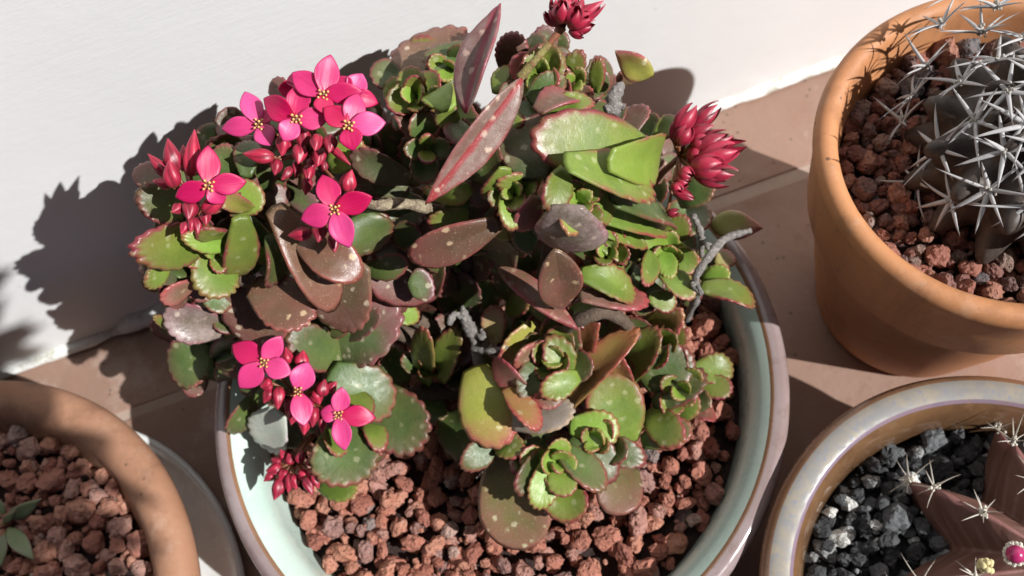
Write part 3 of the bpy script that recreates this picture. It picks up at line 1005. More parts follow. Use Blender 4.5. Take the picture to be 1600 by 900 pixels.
for k in range(760):
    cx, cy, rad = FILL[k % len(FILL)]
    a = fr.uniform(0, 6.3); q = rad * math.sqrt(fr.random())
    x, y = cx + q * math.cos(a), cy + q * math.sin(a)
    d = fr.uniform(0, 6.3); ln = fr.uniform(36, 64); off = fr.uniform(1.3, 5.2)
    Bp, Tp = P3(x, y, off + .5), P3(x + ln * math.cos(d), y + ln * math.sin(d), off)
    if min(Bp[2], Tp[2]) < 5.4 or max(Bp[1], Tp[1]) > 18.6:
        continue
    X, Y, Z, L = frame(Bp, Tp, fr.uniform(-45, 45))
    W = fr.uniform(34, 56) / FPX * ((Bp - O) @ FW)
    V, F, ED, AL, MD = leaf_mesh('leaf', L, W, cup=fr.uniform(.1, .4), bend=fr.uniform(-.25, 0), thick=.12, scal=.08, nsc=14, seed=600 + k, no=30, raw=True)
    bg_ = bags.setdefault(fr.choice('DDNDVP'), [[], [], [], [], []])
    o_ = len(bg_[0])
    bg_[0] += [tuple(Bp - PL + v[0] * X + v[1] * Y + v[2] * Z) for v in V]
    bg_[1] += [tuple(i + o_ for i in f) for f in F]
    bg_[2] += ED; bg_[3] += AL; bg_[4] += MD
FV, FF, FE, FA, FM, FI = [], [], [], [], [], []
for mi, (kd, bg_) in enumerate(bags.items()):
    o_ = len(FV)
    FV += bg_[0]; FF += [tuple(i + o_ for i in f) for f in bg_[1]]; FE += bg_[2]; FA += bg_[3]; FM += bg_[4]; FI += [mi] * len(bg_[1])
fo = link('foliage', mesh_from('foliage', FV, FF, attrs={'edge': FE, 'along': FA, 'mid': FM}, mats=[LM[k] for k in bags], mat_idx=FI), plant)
fo['kind'] = 'stuff'

# ---- stems
def mat_bark(name, c1, c2, c3=None):
    b = NT(name)
    v = b.coords(100, rand=False)
    n = b.noise(v, 3.0, 6, .7); n2 = b.noise(v, 9, 4, .7)
    col = b.mix(b.ramp(n, .3, .7), c1, c2)
    if c3:
        col = b.mix(b.ramp(n2, .5, .65, 0, .8), col, c3)
    return b.done(col, .85, b.bump(b.math('ADD', n, n2), .9, .12))
M_bark = mat_bark('brown_bark', (.10, .065, .045), (.17, .12, .085))
M_peel = mat_bark('peeling_bark', (.17, .12, .08), (.42, .34, .22), (.50, .42, .29))
M_dry = mat_bark('dry_grey_twig', (.27, .245, .225), (.16, .14, .13), (.40, .37, .34))
def stem(name, pts, rad, mat, lump=.0, n=9, seed=0):
    P, R = [], []
    m = len(pts) - 1
    for i in range(m):
        p0 = pts[max(i - 1, 0)]; p1 = pts[i]; p2 = pts[i + 1]; p3 = pts[min(i + 2, m)]
        for k in range(6):
            t = k / 6
            q = .5 * ((2 * p1) + (-p0 + p2) * t + (2 * p0 - 5 * p1 + 4 * p2 - p3) * t * t + (-p0 + 3 * p1 - 3 * p2 + p3) * t ** 3)
            P.append(q); R.append(rad[i] * (1 - t) + rad[i + 1] * t)
    P.append(pts[-1]); R.append(rad[-1])
    R = [r * (1 + lump * mnoise.noise((i * .9, seed, 1.3))) for i, r in enumerate(R)]
    V, F = tube([p - PL for p in P], R, n)
    if lump:
        V = [np.asarray(v) + lump * .25 * R[0] * np.array([mnoise.noise((v[0] * 6, v[1] * 6, v[2] * 6 + s)) for s in (0, 9, 17)]) for v in V]
    return link(name, mesh_from(name, V, F), plant, mat=mat)
root = np.array([BC[0] + .2, BC[1] + .3, 4.2])
for k, (x, y, o2) in enumerate([(520, 420, 2.4), (700, 200, 2.6), (880, 300, 2.8), (950, 480, 2.2), (860, 640, 1.6), (520, 620, 1.8), (1040, 560, 1.6), (1050, 400, 2.0), (330, 420, 1.8), (680, 560, 1.0)]):
    e = P3(x, y, o2)
    r0 = root + np.array([math.cos(k * 2.4) * .8, math.sin(k * 2.4) * .8, 0])
    m1 = r0 * .6 + e * .4 + np.array([0, 0, -.5 + .2 * (k % 3)])
    stem('stem', [r0, m1, e], [.34, .27, .18], M_bark, .35, 9, k)
stem('stem', [P3(690, 330, 1.6), P3(630, 318, .1), P3(582, 320, .1), P3(545, 300, 1.2)], [.17, .17, .15, .12], M_peel, .3, 9, 31)
stem('stem', [P3(1000, 530, 1.0), P3(955, 490, .4), P3(905, 500, .5), P3(880, 520, 1.2)], [.2, .2, .2, .18], M_bark, .3, 9, 33)
# dry stubs where old flower heads broke off
def twig(pts, rad, seed, n=8):
    return stem('dry_twig', [P3(*p) for p in pts], rad, M_dry, .5, n, seed)
twig([(752, 580, 2.4), (745, 556, .6), (742, 530, -.1), (730, 505, -.5), (725, 492, -.7), (722, 478, -.8)], [.17, .15, .17, .21, .15, .07], 1)
twig([(728, 500, -.5), (712, 490, -.7), (704, 500, -.75), (702, 508, -.75)], [.11, .1, .12, .08], 2)
twig([(738, 545, -.2), (765, 548, -.35), (792, 542, -.4)], [.1, .11, .06], 3)
twig([(740, 520, -.3), (756, 528, -.4), (752, 515, -.45)], [.1, .09, .05], 4)
twig([(1070, 500, 2.0), (1088, 464, .3), (1086, 436, -.5), (1110, 398, -.9), (1135, 372, -1.0), (1174, 360, -1.0)], [.16, .13, .13, .12, .12, .09], 5)
twig([(1080, 440, -.4), (1095, 458, -.3), (1090, 445, -.5)], [.1, .1, .06], 6)
twig([(1110, 396, -.9), (1104, 382, -.9), (1118, 385, -.95)], [.07, .07, .04], 7)
twig([(1096, 400, 1.0), (1096, 372, .0), (1092, 355, -.4), (1083, 336, -.7)], [.1, .1, .11, .08], 8)
twig([(950, 215, 1.8), (958, 178, .2), (958, 155, -.3), (965, 142, -.4), (972, 130, -.4)], [.2, .2, .2, .17, .08], 9)
twig([(945, 172, .0), (962, 165, -.2), (975, 168, -.2)], [.12, .14, .1], 10)

# ---- flowers
def mat_petal():
    b = NT('pink_petal')
    v = b.coords(100)
    al, e = b.attr('along'), b.attr('edge')
    st = b.n('ShaderNodeVectorMath', operation='MULTIPLY'); b.l(v, st.inputs[0]); st.inputs[1].default_value = (7, .7, 1)
    n = b.noise(st.outputs[0], 2.0, 3)
    col = b.mix(b.ramp(n, .3, .7), (.56, .012, .130), (.50, .011, .108))
    col = b.mix(b.ramp(al, .0, .3, .55, 0), col, (.42, .008, .05))
    col = b.mix(b.ramp(e, .85, 1, 0, .35), col, (.50, .015, .09))
    col = b.hsv(col, b.math('MULTIPLY_ADD', b.rnd(), -.028, .512), b.math('MULTIPLY_ADD', b.rnd(), -.12, 1.04), b.math('MULTIPLY_ADD', b.rnd(), .35, .80))
    return b.done(col, .45, b.bump(n, .35, .03), Subsurface_Weight=.2, Subsurface_Scale=.0015, Subsurface_Radius=(1, .2, .3))
def mat_bud():
    b = NT('red_bud')
    v = b.coords(100)
    al = b.attr('along')
    n = b.noise(v, 2.5, 4)
    col = b.mix(b.ramp(n, .3, .7), (.40, .018, .050), (.29, .015, .040))
    col = b.mix(b.ramp(b.attr('groove'), .15, .75, .6, 0), col, (.13, .012, .022))
    col = b.mix(b.ramp(al, .70, 1.0, 0, .5), col, (.50, .05, .09))
    col = b.mix(b.ramp(al, .0, .22, .7, 0), col, (.20, .03, .03))
    return b.done(b.hsv(col, .5, 1.0, b.math('MULTIPLY_ADD', b.rnd(), .5, .75)), .42, b.bump(n, .45, .05), Subsurface_Weight=.12, Subsurface_Scale=.0012, Subsurface_Radius=(1, .2, .2))
def mat_plain(name, c, rough=.5):
    b = NT(name)
    v = b.coords(100)
    n = b.noise(v, 6, 4)
    return b.done(b.mix(n, tuple(q * .8 for q in c), tuple(min(1, q * 1.15) for q in c)), rough)
M_petal, M_bud = mat_petal(), mat_bud()
M_anther = mat_plain('yellow_anther', (.72, .46, .16))
M_filament = mat_plain('filament', (.55, .25, .10))
M_throat = mat_plain('dark_red_throat', (.13, .03, .02))
M_stalk = mat_plain('red_green_stalk', (.24, .085, .04))
M_stalkg = mat_bark('green_stalk', (.30, .28, .09), (.27, .20, .075), (.24, .09, .05))
def blob(c, r, n=6, m=4):
    V, F = [], []
    for j in range(m + 1):
        t = math.pi * j / m
        for k in range(n):
            a = 2 * math.pi * k / n
            V.append((c[0] + r * math.sin(t) * math.cos(a), c[1] + r * math.sin(t) * math.sin(a), c[2] + r * math.cos(t)))
    for j in range(m):
        for k in range(n):
            k2 = (k + 1) % n
            F.append((j * n + k, (j + 1) * n + k, (j + 1) * n + k2, j * n + k2))
    return V, F
def flower(cx, cy, petals, off=-.5, seed=0, root_px=None, stamens=True):
    r = random.Random(seed)
    c = P3(cx, cy, off)
    v = O - c; v /= np.linalg.norm(v)
    fl = bpy.data.objects.new('flower', None)
    COL.objects.link(fl); fl.parent = plant
    fl.location = Vector(c - PL) * S
    fl.empty_display_size = .005
    zc = None
    tips = []
    for (px, py, w, lift) in petals:
        d = ray(px, py); depth = (c - O) @ FW
        t = O + d * depth + v * lift          # tip about as far away as the middle
        tips.append(t)
        Y = t - c
        X, Yn, Z, L = frame(c, t, r.uniform(-14, 14))
        W = w * .89 / FPX * depth
        me = leaf_mesh('petal', L, W, 'petal', cup=r.uniform(.15, .5), bend=r.uniform(-.26, .04), thick=.045, scal=0, seed=seed * 7 + int(px), wave=r.uniform(-.04, .04), no=40)
        o = link('petal', me, fl, mat=M_petal)
        place(o, c + Yn * .02 + v * .012 * len(tips), X, Yn, Z, c)
    # throat, tube and stamens
    a = np.cross(v, np.array([.3, .7, .2])); a /= np.linalg.norm(a); b2 = np.cross(v, a)
    V, F = tube([-v * .75, -v * .5, -v * .2, v * .02], [.07, .16, .15, .13], 10)
    link('flower_tube', mesh_from('flower_tube', V, F), fl, mat=M_bud)
    V, F = tube([v * .035, v * .075], [.10, .085], 12)
    link('throat', mesh_from('throat', V, F), fl, mat=M_throat)
    if stamens:
        bag = Bag()
        for k in range(8):
            w = 2 * math.pi * k / 8 + r.uniform(-.2, .2)
            q = .145 if k % 2 else .075
            tip = v * r.uniform(.12, .17) + q * (math.cos(w) * a + math.sin(w) * b2)
            bag.add(*tube([v * .04 + tip * .3 - v * .03, tip], [.012, .012], 5), m=0)
            bag.add(*blob(tip, r.uniform(.030, .040)), m=1)
        me = mesh_from('stamens', bag.V, bag.F, mats=[M_filament, M_anther], mat_idx=bag.M)
        link('stamens', me, fl)
    return c
def bud(bx, by, tx, ty, w, off=-.3, dt=.0, seed=0, pointed=.5):
    Bp, Tp = P3(bx, by, off), P3(tx, ty, off - dt)
    depth = (Tp - O) @ FW
    Tp = O + ray(tx, ty) * ((Bp - O) @ FW - dt)
    X, Y, Z, L = frame(Bp, Tp, seed * 37)
    R = w / FPX * depth / 2
    n, m = 24, 11
    V, F, AL, GR = [], [], [], []
    for j in range(m + 1):
        s = j / m
        rr = R * (math.sin(math.pi * (s * .93 + .07) ** .80) ** .80) * (1 - .25 * s ** 3) if s < .999 else .012
        rr = max(rr, .012)
        for k in range(n):
            a = 2 * math.pi * k / n
            gv = abs(math.cos(2 * a)) ** .6
            q = rr * (.80 + .24 * gv * (1 - .35 * s))
            tw = .9 * s
            V.append((q * math.cos(a + tw), L * s, q * math.sin(a + tw))); AL.append(s); GR.append(gv)
    for j in range(m):
        for k in range(n):
            k2 = (k + 1) % n
            F.append((j * n + k, (j + 1) * n + k, (j + 1) * n + k2, j * n + k2))
    F.append(tuple(range(n))); F.append(tuple(m * n + k for k in range(n - 1, -1, -1)))
    o = link('bud', mesh_from('bud', V, F, attrs={'along': AL, 'groove': GR}), plant, mat=M_bud)
    place(o, Bp, X, Y, Z, PL)
    return Bp
def closed_flower(bx, by, tx, ty, w, off=-.3, dt=.0, seed=0):
    """a flower just opening: a bud with pointed petals standing off at its tip"""
    r = random.Random(seed)
    Bp = P3(bx, by, off)
    Tp = O + ray(tx, ty) * ((Bp - O) @ FW - dt)
    Tp = Bp + (Tp - Bp) * .92
    X, Y, Z, L = frame(Bp, Tp, seed * 37)
    R = w * 1.18 / FPX * ((Tp - O) @ FW) / 2
    V, F, AL, GR = [], [], [], []
    m, n = 10, 6
    for b_ in range(5):
        a0 = b_ * 2 * math.pi / 5 + r.uniform(-.15, .15)
        Lb = L * r.uniform(.78, 1.04); sp = r.uniform(.0, .16); tw = r.uniform(-.25, .25)
        base = len(V)
        for side in (0, 1):
            for j in range(m + 1):
                s = j / m
                prof = R * (math.sin(math.pi * (s * .80 + .10)) ** .8) * .92
                half = .80 * (math.sin(math.pi * min(1, s * .55 + .28)) ** .6) * max(0, 1 - s ** 3.2) ** .7 + .02
                for k in range(n + 1):
                    u = 2 * k / n - 1
                    a = a0 + tw * s + u * half
                    q = prof * (1 - .10 * u * u) + sp * R * s ** 3 - side * .03 + .012 * (b_ % 2)
                    V.append((q * math.cos(a), Lb * s, q * math.sin(a))); AL.append(s); GR.append(1 - abs(u) ** 2)
        w1 = n + 1; half_n = (m + 1) * w1
        for side in (0, 1):
            for j in range(m):
                for k in range(n):
                    q0 = base + side * half_n + j * w1 + k
                    f = (q0, q0 + w1, q0 + w1 + 1, q0 + 1)
                    F.append(f if side == 0 else f[::-1])
    o = link('bud', mesh_from('bud', V, F, attrs={'along': AL, 'groove': GR}), plant, mat=M_bud)
    place(o, Bp, X, Y, Z, PL)
    return Bp
def stalks(bases, join_px, join_off, end_px, end_off, r=.07, mat=None):
    bag = Bag()
    j = P3(join_px[0], join_px[1], join_off); e = P3(end_px[0], end_px[1], end_off)
    for b in bases:
        mid = (b + j) / 2 + (b - j) * .12
        bag.add(*tube([b - PL, mid - PL, j - PL], [.045, .05, .06], 6))
    mid = (j + e) / 2 + np.array([0, 0, .15])
    bag.add(*tube([j - PL, mid - PL, e - PL], [r, r * 1.15, r * 1.3], 9))
    link('flower_stalk', mesh_from('flower_stalk', bag.V, bag.F), plant, mat=mat or M_stalk)

b1 = [flower(505, 148, [(517, 86, 46, 0), (456, 114, 44, .1), (566, 143, 40, -.1), (507, 176, 36, .15)], -.9, 1),
      flower(463, 186, [(406, 155, 46, 0), (470, 130, 44, -.1), (510, 187, 40, .0), (443, 219, 40, .1)], -.95, 2),
      flower(404, 194, [(383, 141, 40, 0), (344, 203, 36, .05), (422, 227, 40, .1), (424, 172, 26, -.2)], -.7, 3),
      flower(545, 196, [(560, 145, 42, -.05), (507, 169, 42, .05), (601, 191, 44, 0), (550, 232, 42, .1)], -1.1, 4),
      flower(548, 148, [(566, 116, 40, 0), (590, 160, 32, -.1), (530, 120, 34, 0)], -.2, 5, stamens=False),
      flower(466, 140, [(434, 139, 30, 0), (455, 116, 30, 0)], .1, 6, stamens=False)]
b1 += [bud(*q) for q in [(428, 246, 379, 240, 27, -.3, .2, 1), (434, 250, 429, 274, 20, -.3, .2, 2), (470, 228, 466, 256, 26, -.5, .3, 3), (496, 212, 492, 236, 22, -.6, .3, 4),
       (517, 213, 514, 239, 24, -.6, .3, 5), (500, 234, 496, 260, 24, -.5, .3, 6), (484, 258, 480, 284, 20, -.3, .3, 7), (482, 278, 477, 305, 19, -.2, .2, 8),
       (446, 212, 440, 244, 27, -.2, .2, 9), (474, 200, 471, 232, 26, -.2, .1, 10), (512, 225, 548, 258, 14, -.2, .1, 11), (540, 298, 550, 265, 28, -.5, .2, 12),
       (455, 262, 440, 282, 16, 0, .2, 13), (488, 246, 486, 270, 18, -.1, .2, 14), (465, 250, 462, 278, 16, .1, .1, 44), (505, 250, 508, 272, 15, .0, .1, 45)]]
stalks(b1[:4] + b1[6:12] + b1[13:], (482, 240), .5, (470, 300), 2.6, .09)
b2 = [flower(326, 290, [(325, 228, 42, 0), (272, 309, 40, .05), (381, 287, 40, 0), (348, 318, 36, -.15)], -.9, 7)]
b2 += [bud(*q) for q in [(274, 268, 262, 216, 30, -.5, .2, 15), (298, 275, 304, 202, 26, -.5, .1, 16), (262, 275, 231, 240, 20, -.4, .1, 17), (272, 292, 264, 250, 29, -.7, .3, 18),
       (268, 290, 239, 282, 18, -.3, .1, 19), (318, 328, 354, 308, 28, -.7, .2, 20), (284, 322, 268, 332, 19, -.5, .3, 21), (299, 316, 294, 344, 26, -.6, .3, 22),
       (302, 342, 298, 362, 18, -.4, .2, 23), (292, 348, 283, 366, 16, -.4, .2, 24), (308, 340, 309, 366, 17, -.4, .2, 25), (320, 330, 322, 352, 18, -.2, .2, 26), (290, 268, 286, 226, 22, .1, .1, 27), (306, 300, 290, 290, 18, -.2, .1, 46)]]
stalks(b2, (304, 318), .3, (350, 400), 2.4, .08)
b3 = [flower(523, 328, [(505, 271, 44, 0), (581, 307, 44, 0), (470, 344, 44, .05), (543, 384, 46, .1)], -1.1, 8)]
b3 += [bud(*q) for q in [(487, 364, 449, 368, 24, -.5, .1, 28), (500, 350, 497, 379, 25, -.6, .3, 29), (520, 366, 523, 395, 20, -.3, .2, 30)]]
stalks(b3, (518, 350), .5, (540, 380), 2.4, .08)
b4 = [flower(412, 567, [(361, 537, 44, 0), (439, 525, 38, .0), (373, 607, 44, .1), (454, 583, 40, .05)], -1.25, 9),
      flower(465, 612, [(480, 567, 46, .05), (476, 664, 40, .25)], -.9, 10),
      flower(529, 649, [(534, 605, 34, 0), (501, 643, 32, .05), (585, 652, 38, 0), (538, 703, 36, .15)], -.9, 11)]
b4 += [bud(*q) for q in [(450, 568, 446, 542, 20, -.4, .1, 31), (470, 572, 474, 547, 26, -.4, .1, 32), (424, 598, 406, 604, 25, -.5, .2, 33), (424, 608, 412, 630, 19, -.5, .2, 34),
       (436, 605, 434, 640, 21, -.5, .2, 35), (455, 622, 448, 646, 18, -.3, .1, 36), (460, 640, 455, 664, 19, -.2, .1, 37), (478, 648, 475, 680, 20, -.3, .2, 38), (500, 618, 508, 592, 24, -.4, .1, 39),
       (512, 612, 526, 596, 18, -.3, .1, 40), (492, 636, 488, 668, 20, -.4, .2, 41), (505, 645, 503, 678, 16, -.2, .1, 42), (492, 610, 500, 632, 22, -.1, .1, 43), (482, 625, 484, 648, 18, 0, .1, 47)]]
stalks(b4, (472, 622), .4, (500, 600), 2.2, .08)
b5 = [bud(*q) for q in [(440, 730, 415, 736, 20, -.1, .1, 50), (448, 735, 436, 752, 19, -.1, .2, 51), (440, 748, 428, 782, 23, -.2, .2, 52), (458, 742, 463, 765, 19, -.2, .2, 53), (478, 745, 488, 774, 20, -.2, .2, 54),
      (470, 735, 482, 752, 19, -.1, .2, 55), (455, 725, 450, 708, 18, 0, .1, 56), (438, 725, 424, 716, 17, 0, .1, 57), (482, 735, 506, 748, 18, -.1, .1, 58), (466, 722, 474, 704, 18, 0, .1, 59), (480, 724, 496, 718, 16, 0, .1, 60),
      (446, 718, 438, 702, 15, .1, .1, 61), (454, 740, 450, 770, 18, -.2, .2, 62), (428, 740, 412, 752, 16, 0, .1, 63), (490, 740, 498, 764, 16, -.1, .1, 64)]]
stalks(b5, (462, 720), .5, (490, 680), 1.8, .07)
b6 = [closed_flower(*q) for q in [(1056, 208, 1094, 152, 30, -.3, .1, 70), (1080, 200, 1129, 160, 27, -.3, .2, 71), (1060, 225, 1080, 192, 28, -.5, .2, 72), (1072, 216, 1120, 196, 25, -.5, .2, 73), (1080, 226, 1110, 216, 26, -.6, .3, 74),
      (1085, 236, 1152, 204, 34, -.6, .3, 75), (1092, 248, 1172, 226, 36, -.7, .3, 76), (1080, 262, 1136, 258, 38, -.8, .3, 77), (1092, 266, 1160, 272, 28, -.6, .2, 78), (1085, 272, 1145, 288, 28, -.5, .2, 79),
      (1055, 284, 1080, 286, 20, -.6, .2, 80), (1052, 298, 1090, 312, 17, -.7, .1, 81), (1042, 334, 1064, 330, 13, -.8, .1, 82), (1062, 268, 1086, 276, 24, -.6, .3, 83), (1050, 290, 1070, 300, 18, -.7, .2, 84), (1074, 240, 1105, 246, 30, -.4, .2, 85), (1052, 220, 1068, 180, 24, -.1, .0, 86)]]
stalks(b6, (1062, 245), .2, (1010, 300), 2.4, .09)
b7 = [closed_flower(*q) for q in [(877, 38, 848, 8, 28, -.3, .2, 90), (880, 36, 868, -12, 30, -.3, .1, 91), (884, 34, 890, -20, 32, -.3, .2, 92), (888, 36, 912, -14, 30, -.3, .1, 93), (888, 40, 947, 0, 26, -.3, .2, 94), (890, 44, 936, 36, 24, -.3, .3, 95),
      (890, 48, 914, 58, 14, -.3, .2, 96), (888, 40, 928, 22, 26, -.5, .4, 97), (878, 34, 880, -4, 30, -.6, .5, 98), (890, 38, 906, 4, 28, -.6, .5, 99)]]
stalks(b7[:3], (880, 44), -.2, (872, 48), -.1, .09)
stem('flower_stalk', [P3(880, 42, -.2), P3(868, 56, -.17), P3(858, 68, -.16)], [.12, .10, .088], M_stalk, .12, 10, 3)
stem('flower_stalk', [P3(858, 68, -.16), P3(838, 92, -.2), P3(812, 122, .1)], [.092, .10, .125], M_stalkg, .12, 10, 4)

# ------------------------------------------------------------------ spiny cactus (upper right)
def hitsphere(x, y, c, r):
    d = ray(x, y); d = d / np.linalg.norm(d)
    oc = O - c
    b_ = oc @ d; q = b_ * b_ - (oc @ oc - r * r)
    t = -b_ - math.sqrt(q) if q > 0 else -b_
    return O + d * t
def mat_cactus(name, c1, c2, c3):
    b = NT(name)
    v = b.coords(100, rand=False)
    n = b.noise(v, .9, 4); n2 = b.noise(v, 5, 4, .65)
    col = b.mix(b.ramp(n, .3, .7), c1, c2)
    col = b.mix(b.ramp(n2, .5, .75, 0, .5), col, c3)
    return b.done(col, .5, b.bump(n2, .3, .06))
M_cact = mat_cactus('grey_brown_cactus_skin', (.046, .034, .028), (.078, .058, .047), (.15, .118, .100))
def mat_spine(name, c1, c2, tip):
    b = NT(name)
    v = b.coords(100)
    al = b.attr('along')
    n = b.noise(v, 4, 3)
    col = b.mix(n, c1, c2)
    col = b.mix(b.ramp(al, .72, 1, 0, .8), col, tip)
    return b.done(col, .45)
M_spine = mat_spine('grey_white_spine', (.56, .55, .55), (.36, .345, .34), (.15, .115, .105))
M_spinew = mat_spine('cream_spine', (.62, .58, .50), (.50, .45, .38), (.45, .36, .28))
M_wool = mat_plain('felted_wool', (.40, .37, .33), .95)
M_woolw = mat_plain('pale_wool', (.66, .62, .53), .95)
CB = np.array([CC[0] + .55, CC[1] - .35, 11.6]); CR = 3.3
cactus = thing('spiny_cactus', 'round dark cactus bristling with long grey white spines in the orange terracotta pot', 'cactus', CB)
def ribbed(name, R, ribs, amp, zs, tub=0.0, ntub=5, sharp=1.0, n=132, m=40, z0=-.75):
    V, F = [], []
    for j in range(m + 1):
        t = math.pi * (j / m) * .80
        for k in range(n):
            a = 2 * math.pi * k / n
            c = .5 + .5 * math.cos(ribs * a)
            rr = R * (1 - amp + amp * c ** sharp) * (1 + tub * math.cos(ntub * 2 * t + 0.5) * c)
            V.append((rr * math.sin(t) * math.cos(a), rr * math.sin(t) * math.sin(a), rr * zs * math.cos(t) + (0 if t > .5 else -(.5 - t) * .5 * R * .25)))
    for j in range(m):
        for k in range(n):
            k2 = (k + 1) % n
            F.append((j * n + k, (j + 1) * n + k, (j + 1) * n + k2, j * n + k2))
    F.append(tuple(range(n)))
    return mesh_from(name, V, F)
link('cactus_body', ribbed('cactus_body', CR * .97, 13, .18, .92, .13, 5, .9), cactus, mat=M_cact)
def spine_mesh(L, r, bend, seed, m=9, n=7, flat=.6):
    V, F, AL = [], [], []
    for j in range(m + 1):
        s = j / m
        rr = r * (1 - s ** 2.2) + .004
        for k in range(n):
            a = 2 * math.pi * k / n
            V.append((rr * math.cos(a), flat * rr * math.sin(a) + bend * L * s * s, L * s * (1 - .12 * abs(bend) * s))); AL.append(s)
    for j in range(m):
        for k in range(n):
            k2 = (k + 1) % n
            F.append((j * n + k, j * n + k2, (j + 1) * n + k2, (j + 1) * n + k))
    F.append(tuple(m * n + k for k in range(n)))
    return mesh_from('spine', V, F, attrs={'along': AL})
def areole(parent, ploc, p, nrm, count, lens, rad, mspine, mwool, wr, seed, spread=(60, 86), central=1):
    r = random.Random(seed)
    ar = link('areole', None, parent, tuple(p - ploc))
    ar.empty_display_size = .003
    bag = Bag()
    for k in range(16):
        q = np.array([r.gauss(0, .5), r.gauss(0, .5), r.gauss(0, .5)]) * wr + nrm * wr * .2
        bag.add(*blob(q, wr * r.uniform(.22, .5), 6, 4))
    link('wool', mesh_from('wool', bag.V, bag.F), ar, mat=mwool)
    a = np.cross(nrm, np.array([.2, .3, .9])); a /= np.linalg.norm(a); b = np.cross(nrm, a)
    for k in range(count + central):
        w = 2 * math.pi * k / count + r.uniform(-.22, .22)
        th = math.radians(r.uniform(*spread) if k < count else r.uniform(5, 25))
        d = math.cos(th) * nrm + math.sin(th) * (math.cos(w) * a + math.sin(w) * b)
        L = r.uniform(*lens)
        o = link('spine', spine_mesh(L, rad * r.uniform(.75, 1.25), r.uniform(.06, .30) * (1 if k < count else .4), seed * 20 + k), ar, mat=mspine)
        zz_ = Vector(d).normalized(); yy_ = -Vector(nrm); yy_ = (yy_ - zz_ * yy_.dot(zz_))
        yy_ = yy_.normalized() if yy_.length > 1e-4 else zz_.orthogonal().normalized()
        xx_ = yy_.cross(zz_)
        o.matrix_local = Matrix(((xx_.x, yy_.x, zz_.x, 0), (xx_.y, yy_.y, zz_.y, 0), (xx_.z, yy_.z, zz_.z, 0), (0, 0, 0, 1)))
    return ar
ARE = [(1447, 104), (1502, 129), (1575, 144), (1535, 52), (1471, 40), (1470, 234), (1570, 236), (1606, 322), (1487, 312), (1412, 190), (1600, 60), (1556, 12), (1640, 130),
       (1640, 230), (1500, -10), (1660, 40), (1660, 320), (1524, 188), (1606, 196), (1545, 296), (1428, 150), (1436, 285), (1560, 95)]
for k, (x, y) in enumerate(ARE):
    p = hitsphere(x, y, CB, CR * .95)
    nr = p - CB; nr /= np.linalg.norm(nr)
    nr2 = nr + np.array([0, 0, .25]); nr2 /= np.linalg.norm(nr2)
    areole(cactus, CB, p, nr2, 7, (.9, 1.5), .060, M_spine, M_wool, .13, 300 + k, (58, 88), 0 if k % 3 else 1)

# ------------------------------------------------------------------ ribbed purple cactus (lower right)
M_purp = mat_cactus('purple_brown_cactus_skin', (.125, .066, .054), (.160, .086, .070), (.215, .115, .095))
RB = at_z(1622, 893, 5.75)
rib = thing('ribbed_cactus', 'squat purple brown cactus with sharp ribs, cream spines and a round red bud', 'cactus', RB)
RR = 4.2
def mat_rib():
    b = NT('purple_brown_rib_skin')
    v = b.coords(100, rand=False)
    n = b.noise(v, 1.0, 5); n2 = b.noise(v, 6, 5, .7)
    col = b.mix(b.ramp(n, .3, .7), (.140, .066, .050), (.180, .088, .066))
    rg = b.math('ADD', b.attr('ridge'), b.math('MULTIPLY', b.math('SUBTRACT', n2, .5), .12))
    band = b.math('SINE', b.math('MULTIPLY', b.math('ADD', b.attr('bend'), b.math('MULTIPLY', n, .10)), 34.0))
    col = b.mix(b.math('MULTIPLY', b.ramp(band, .1, .9), b.ramp(rg, .9, .3, 0, .45)), col, (.245, .145, .125))
    col = b.mix(b.ramp(rg, .82, .98, 0, .75), col, (.31, .135, .125))
    col = b.mix(b.ramp(n2, .56, .74, 0, .5), col, (.085, .05, .042))
    h = b.math('ADD', b.math('MULTIPLY', n2, .8), b.math('MULTIPLY', band, .25))
    return b.done(col, .55, b.bump(h, .4, .06))
M_rib = mat_rib()
def ribbed2():
    n, m = 160, 34
    V, F, RG, TT = [], [], [], []
    for j in range(m + 1):
        t = math.pi * (j / m) * .62
        for k in range(n):
            a = 2 * math.pi * k / n
            q = (a * 8 / (2 * math.pi)) % 1.0
            c = 1 - abs(2 * q - 1)               # 0 on a ridge line of the groove .. 1 on the ridge
            c = c ** 1.35
            st = math.sin(t) ** .9
            rr = RR * (1 - .42 * (1 - c) * min(1, t / .5))
            rr *= 1 + .05 * c * math.cos(t * 13)
            x, y = rr * st * math.cos(a), rr * st * math.sin(a)
            z = 2.1 * math.cos(t) if math.cos(t) > 0 else 2.2 * math.cos(t)
            z -= .75 * (1 - c) * st
            z += .03 * mnoise.noise((x * 1.5, y * 1.5, z * 1.5))
            V.append((x, y, z)); RG.append(c); TT.append(t)
    for j in range(m):
        for k in range(n):
            k2 = (k + 1) % n
            F.append((j * n + k, (j + 1) * n + k, (j + 1) * n + k2, j * n + k2))
    F.append(tuple(range(n)))
    return mesh_from('cactus_body', V, F, attrs={'ridge': RG, 'bend': TT})
rbody = link('cactus_body', ribbed2(), rib, mat=M_rib)
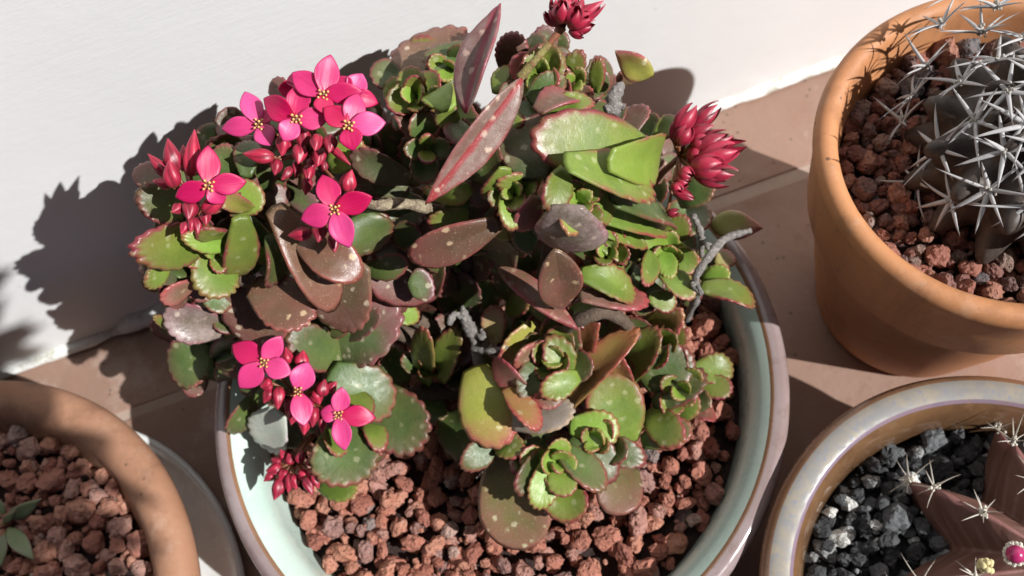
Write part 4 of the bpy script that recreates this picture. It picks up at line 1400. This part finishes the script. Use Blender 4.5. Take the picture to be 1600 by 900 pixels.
# turn a ridge towards the areole seen at (1467, 778)
tq = at_z(1467, 778, 6.3)
ang = math.atan2(tq[1] - RB[1], tq[0] - RB[0])
ridge0 = 2 * math.pi * (.5 / 8)
rbody.rotation_euler = (0, 0, ang - ridge0)
for i in range(8):
    a = ang + 2 * math.pi * i / 8
    for j, t in enumerate((.55, 1.0, 1.42)):
        st = math.sin(t) ** .9
        rr = RR * (1 + .05 * math.cos(t * 13))
        p = RB + np.array([rr * st * math.cos(a), rr * st * math.sin(a), 2.1 * math.cos(t)])
        u, v, w = project(p)
        if not (-60 < u < 1680 and -60 < v < 980):
            continue
        nr = np.array([math.cos(a) * st, math.sin(a) * st, .75 * math.cos(t) + .35]); nr /= np.linalg.norm(nr)
        areole(rib, RB, p, nr, 6, (.5, 1.05), .022, M_spinew, M_woolw, .13, 500 + i * 5 + j, (35, 80), 1)
M_berry = mat_plain('magenta_bud', (.42, .03, .13), .25)
pb = hitsphere(1587, 866, RB + np.array([0, 0, -.95]), 4.05)
V, F = blob((0, 0, 0), .25, 20, 14)
link('flower_bud', mesh_from('flower_bud', V, F), rib, tuple(pb - RB), M_berry)
bag = Bag(); r_ = random.Random(4)
vv = O - pb; vv /= np.linalg.norm(vv); aa = np.cross(vv, np.array([0, 0, 1.])); aa /= np.linalg.norm(aa); bb = np.cross(vv, aa)
for k in range(70):
    w = r_.uniform(0, 2 * math.pi)
    bag.add(*blob(-vv * .10 + (math.cos(w) * aa + math.sin(w) * bb) * r_.uniform(.24, .31), r_.uniform(.035, .08), 6, 4))
link('wool', mesh_from('wool', bag.V, bag.F), rib, tuple(pb - RB), M_woolw)
M_cream = mat_plain('cream_bud', (.62, .54, .28), .8)
py_ = hitsphere(1541, 884, RB + np.array([0, 0, -.95]), 4.05)
bag = Bag()
for k in range(26):
    q = np.array([r_.gauss(0, 1), r_.gauss(0, 1), r_.gauss(0, 1)]); q /= np.linalg.norm(q)
    bag.add(*blob(q * .16, r_.uniform(.07, .11), 7, 5))
link('wool_tuft', mesh_from('wool_tuft', bag.V, bag.F), rib, tuple(py_ - RB), M_cream)

# ------------------------------------------------------------------ seedling in the left pot
SP = at_z(6, 818, 4.9)
seed_ = thing('succulent_seedling', 'tiny grey green succulent with a few narrow leaves among the shaded pebbles', 'plant', SP)
M_seed = mat_leaf('seedling_leaf', (.16, .20, .10), (.20, .235, .125), (.30, .20, .17), .12, .2, (.4, .4, .3), .4)
for (bx, by, tx, ty, w, lift) in [(10, 812, 62, 783, 24, .5), (12, 824, 51, 872, 27, .3), (4, 828, 0, 885, 22, .3), (2, 812, -8, 776, 22, .5), (-2, 818, -50, 822, 24, .4), (6, 816, 22, 800, 12, .7)]:
    Bp = at_z(bx, by, 4.95); Tp = at_z(tx, ty, 4.95 + lift)
    X, Y, Z, L = frame(Bp, Tp, rng.uniform(-25, 25))
    o = link('leaf', leaf_mesh('leaf', L, w / FPX * 33, 'lance', cup=.35, bend=-.1, thick=.16, scal=0, seed=int(bx) + 900, no=36), seed_, mat=M_seed)
    place(o, Bp, X, Y, Z, SP)
V, F = tube([(0, 0, -.6), (0, 0, -.1), (.02, 0, .12)], [.14, .13, .08], 9)
link('stem', mesh_from('stem', V, F), seed_, mat=M_stalkg)

# ------------------------------------------------------------------ made-up tree out of view, added to throw shade on the left pot
TC = np.array([11.3, -18.1, 50.0])  # crown set where its shadow stands in for the viewer's own
tree = thing('added_shade_tree', 'added round headed tree in a clay pot, unseen behind the viewer, casting shade on the left pot', 'tree', (TC[0], TC[1], 0))
link('pot', lathe('pot', [(4.5, 0, 0), (5, 0, 0), (6, 8, 0), (6.3, 9, 0), (6.3, 10.5, 0), (5.7, 10.5, 0), (5.5, 9, 0), (2, 8.5, 0)], [M_oldterra], 48), tree)
V, F = tube([(0, 0, 8.4), (.2, .1, 22), (-.1, .2, 36), (0, 0, 47)], [.75, .6, .55, .45], 10)
link('trunk', mesh_from('trunk', V, F), tree, mat=M_bark)
r_ = random.Random(11); bag = Bag()
for k in range(3600):
    q = np.array([r_.gauss(0, 1), r_.gauss(0, 1), r_.gauss(0, 1)]); q /= np.linalg.norm(q)
    c = q * 9.4 * r_.uniform(.4, 1.0) ** .5 + np.array([0, 0, TC[2]])
    a = np.array([r_.gauss(0, 1), r_.gauss(0, 1), r_.gauss(0, 1)]); a /= np.linalg.norm(a)
    b_ = np.cross(a, q); b_ /= np.linalg.norm(b_) + 1e-9
    L = r_.uniform(1.8, 2.8)
    bag.add([c, c + a * L * .5 + b_ * L * .28, c + a * L, c + a * L * .5 - b_ * L * .28], [(0, 1, 2, 3)])
cr_ = link('crown', mesh_from('crown', bag.V, bag.F, smooth=False), tree, mat=mat_plain('tree_leaf', (.07, .11, .035)))
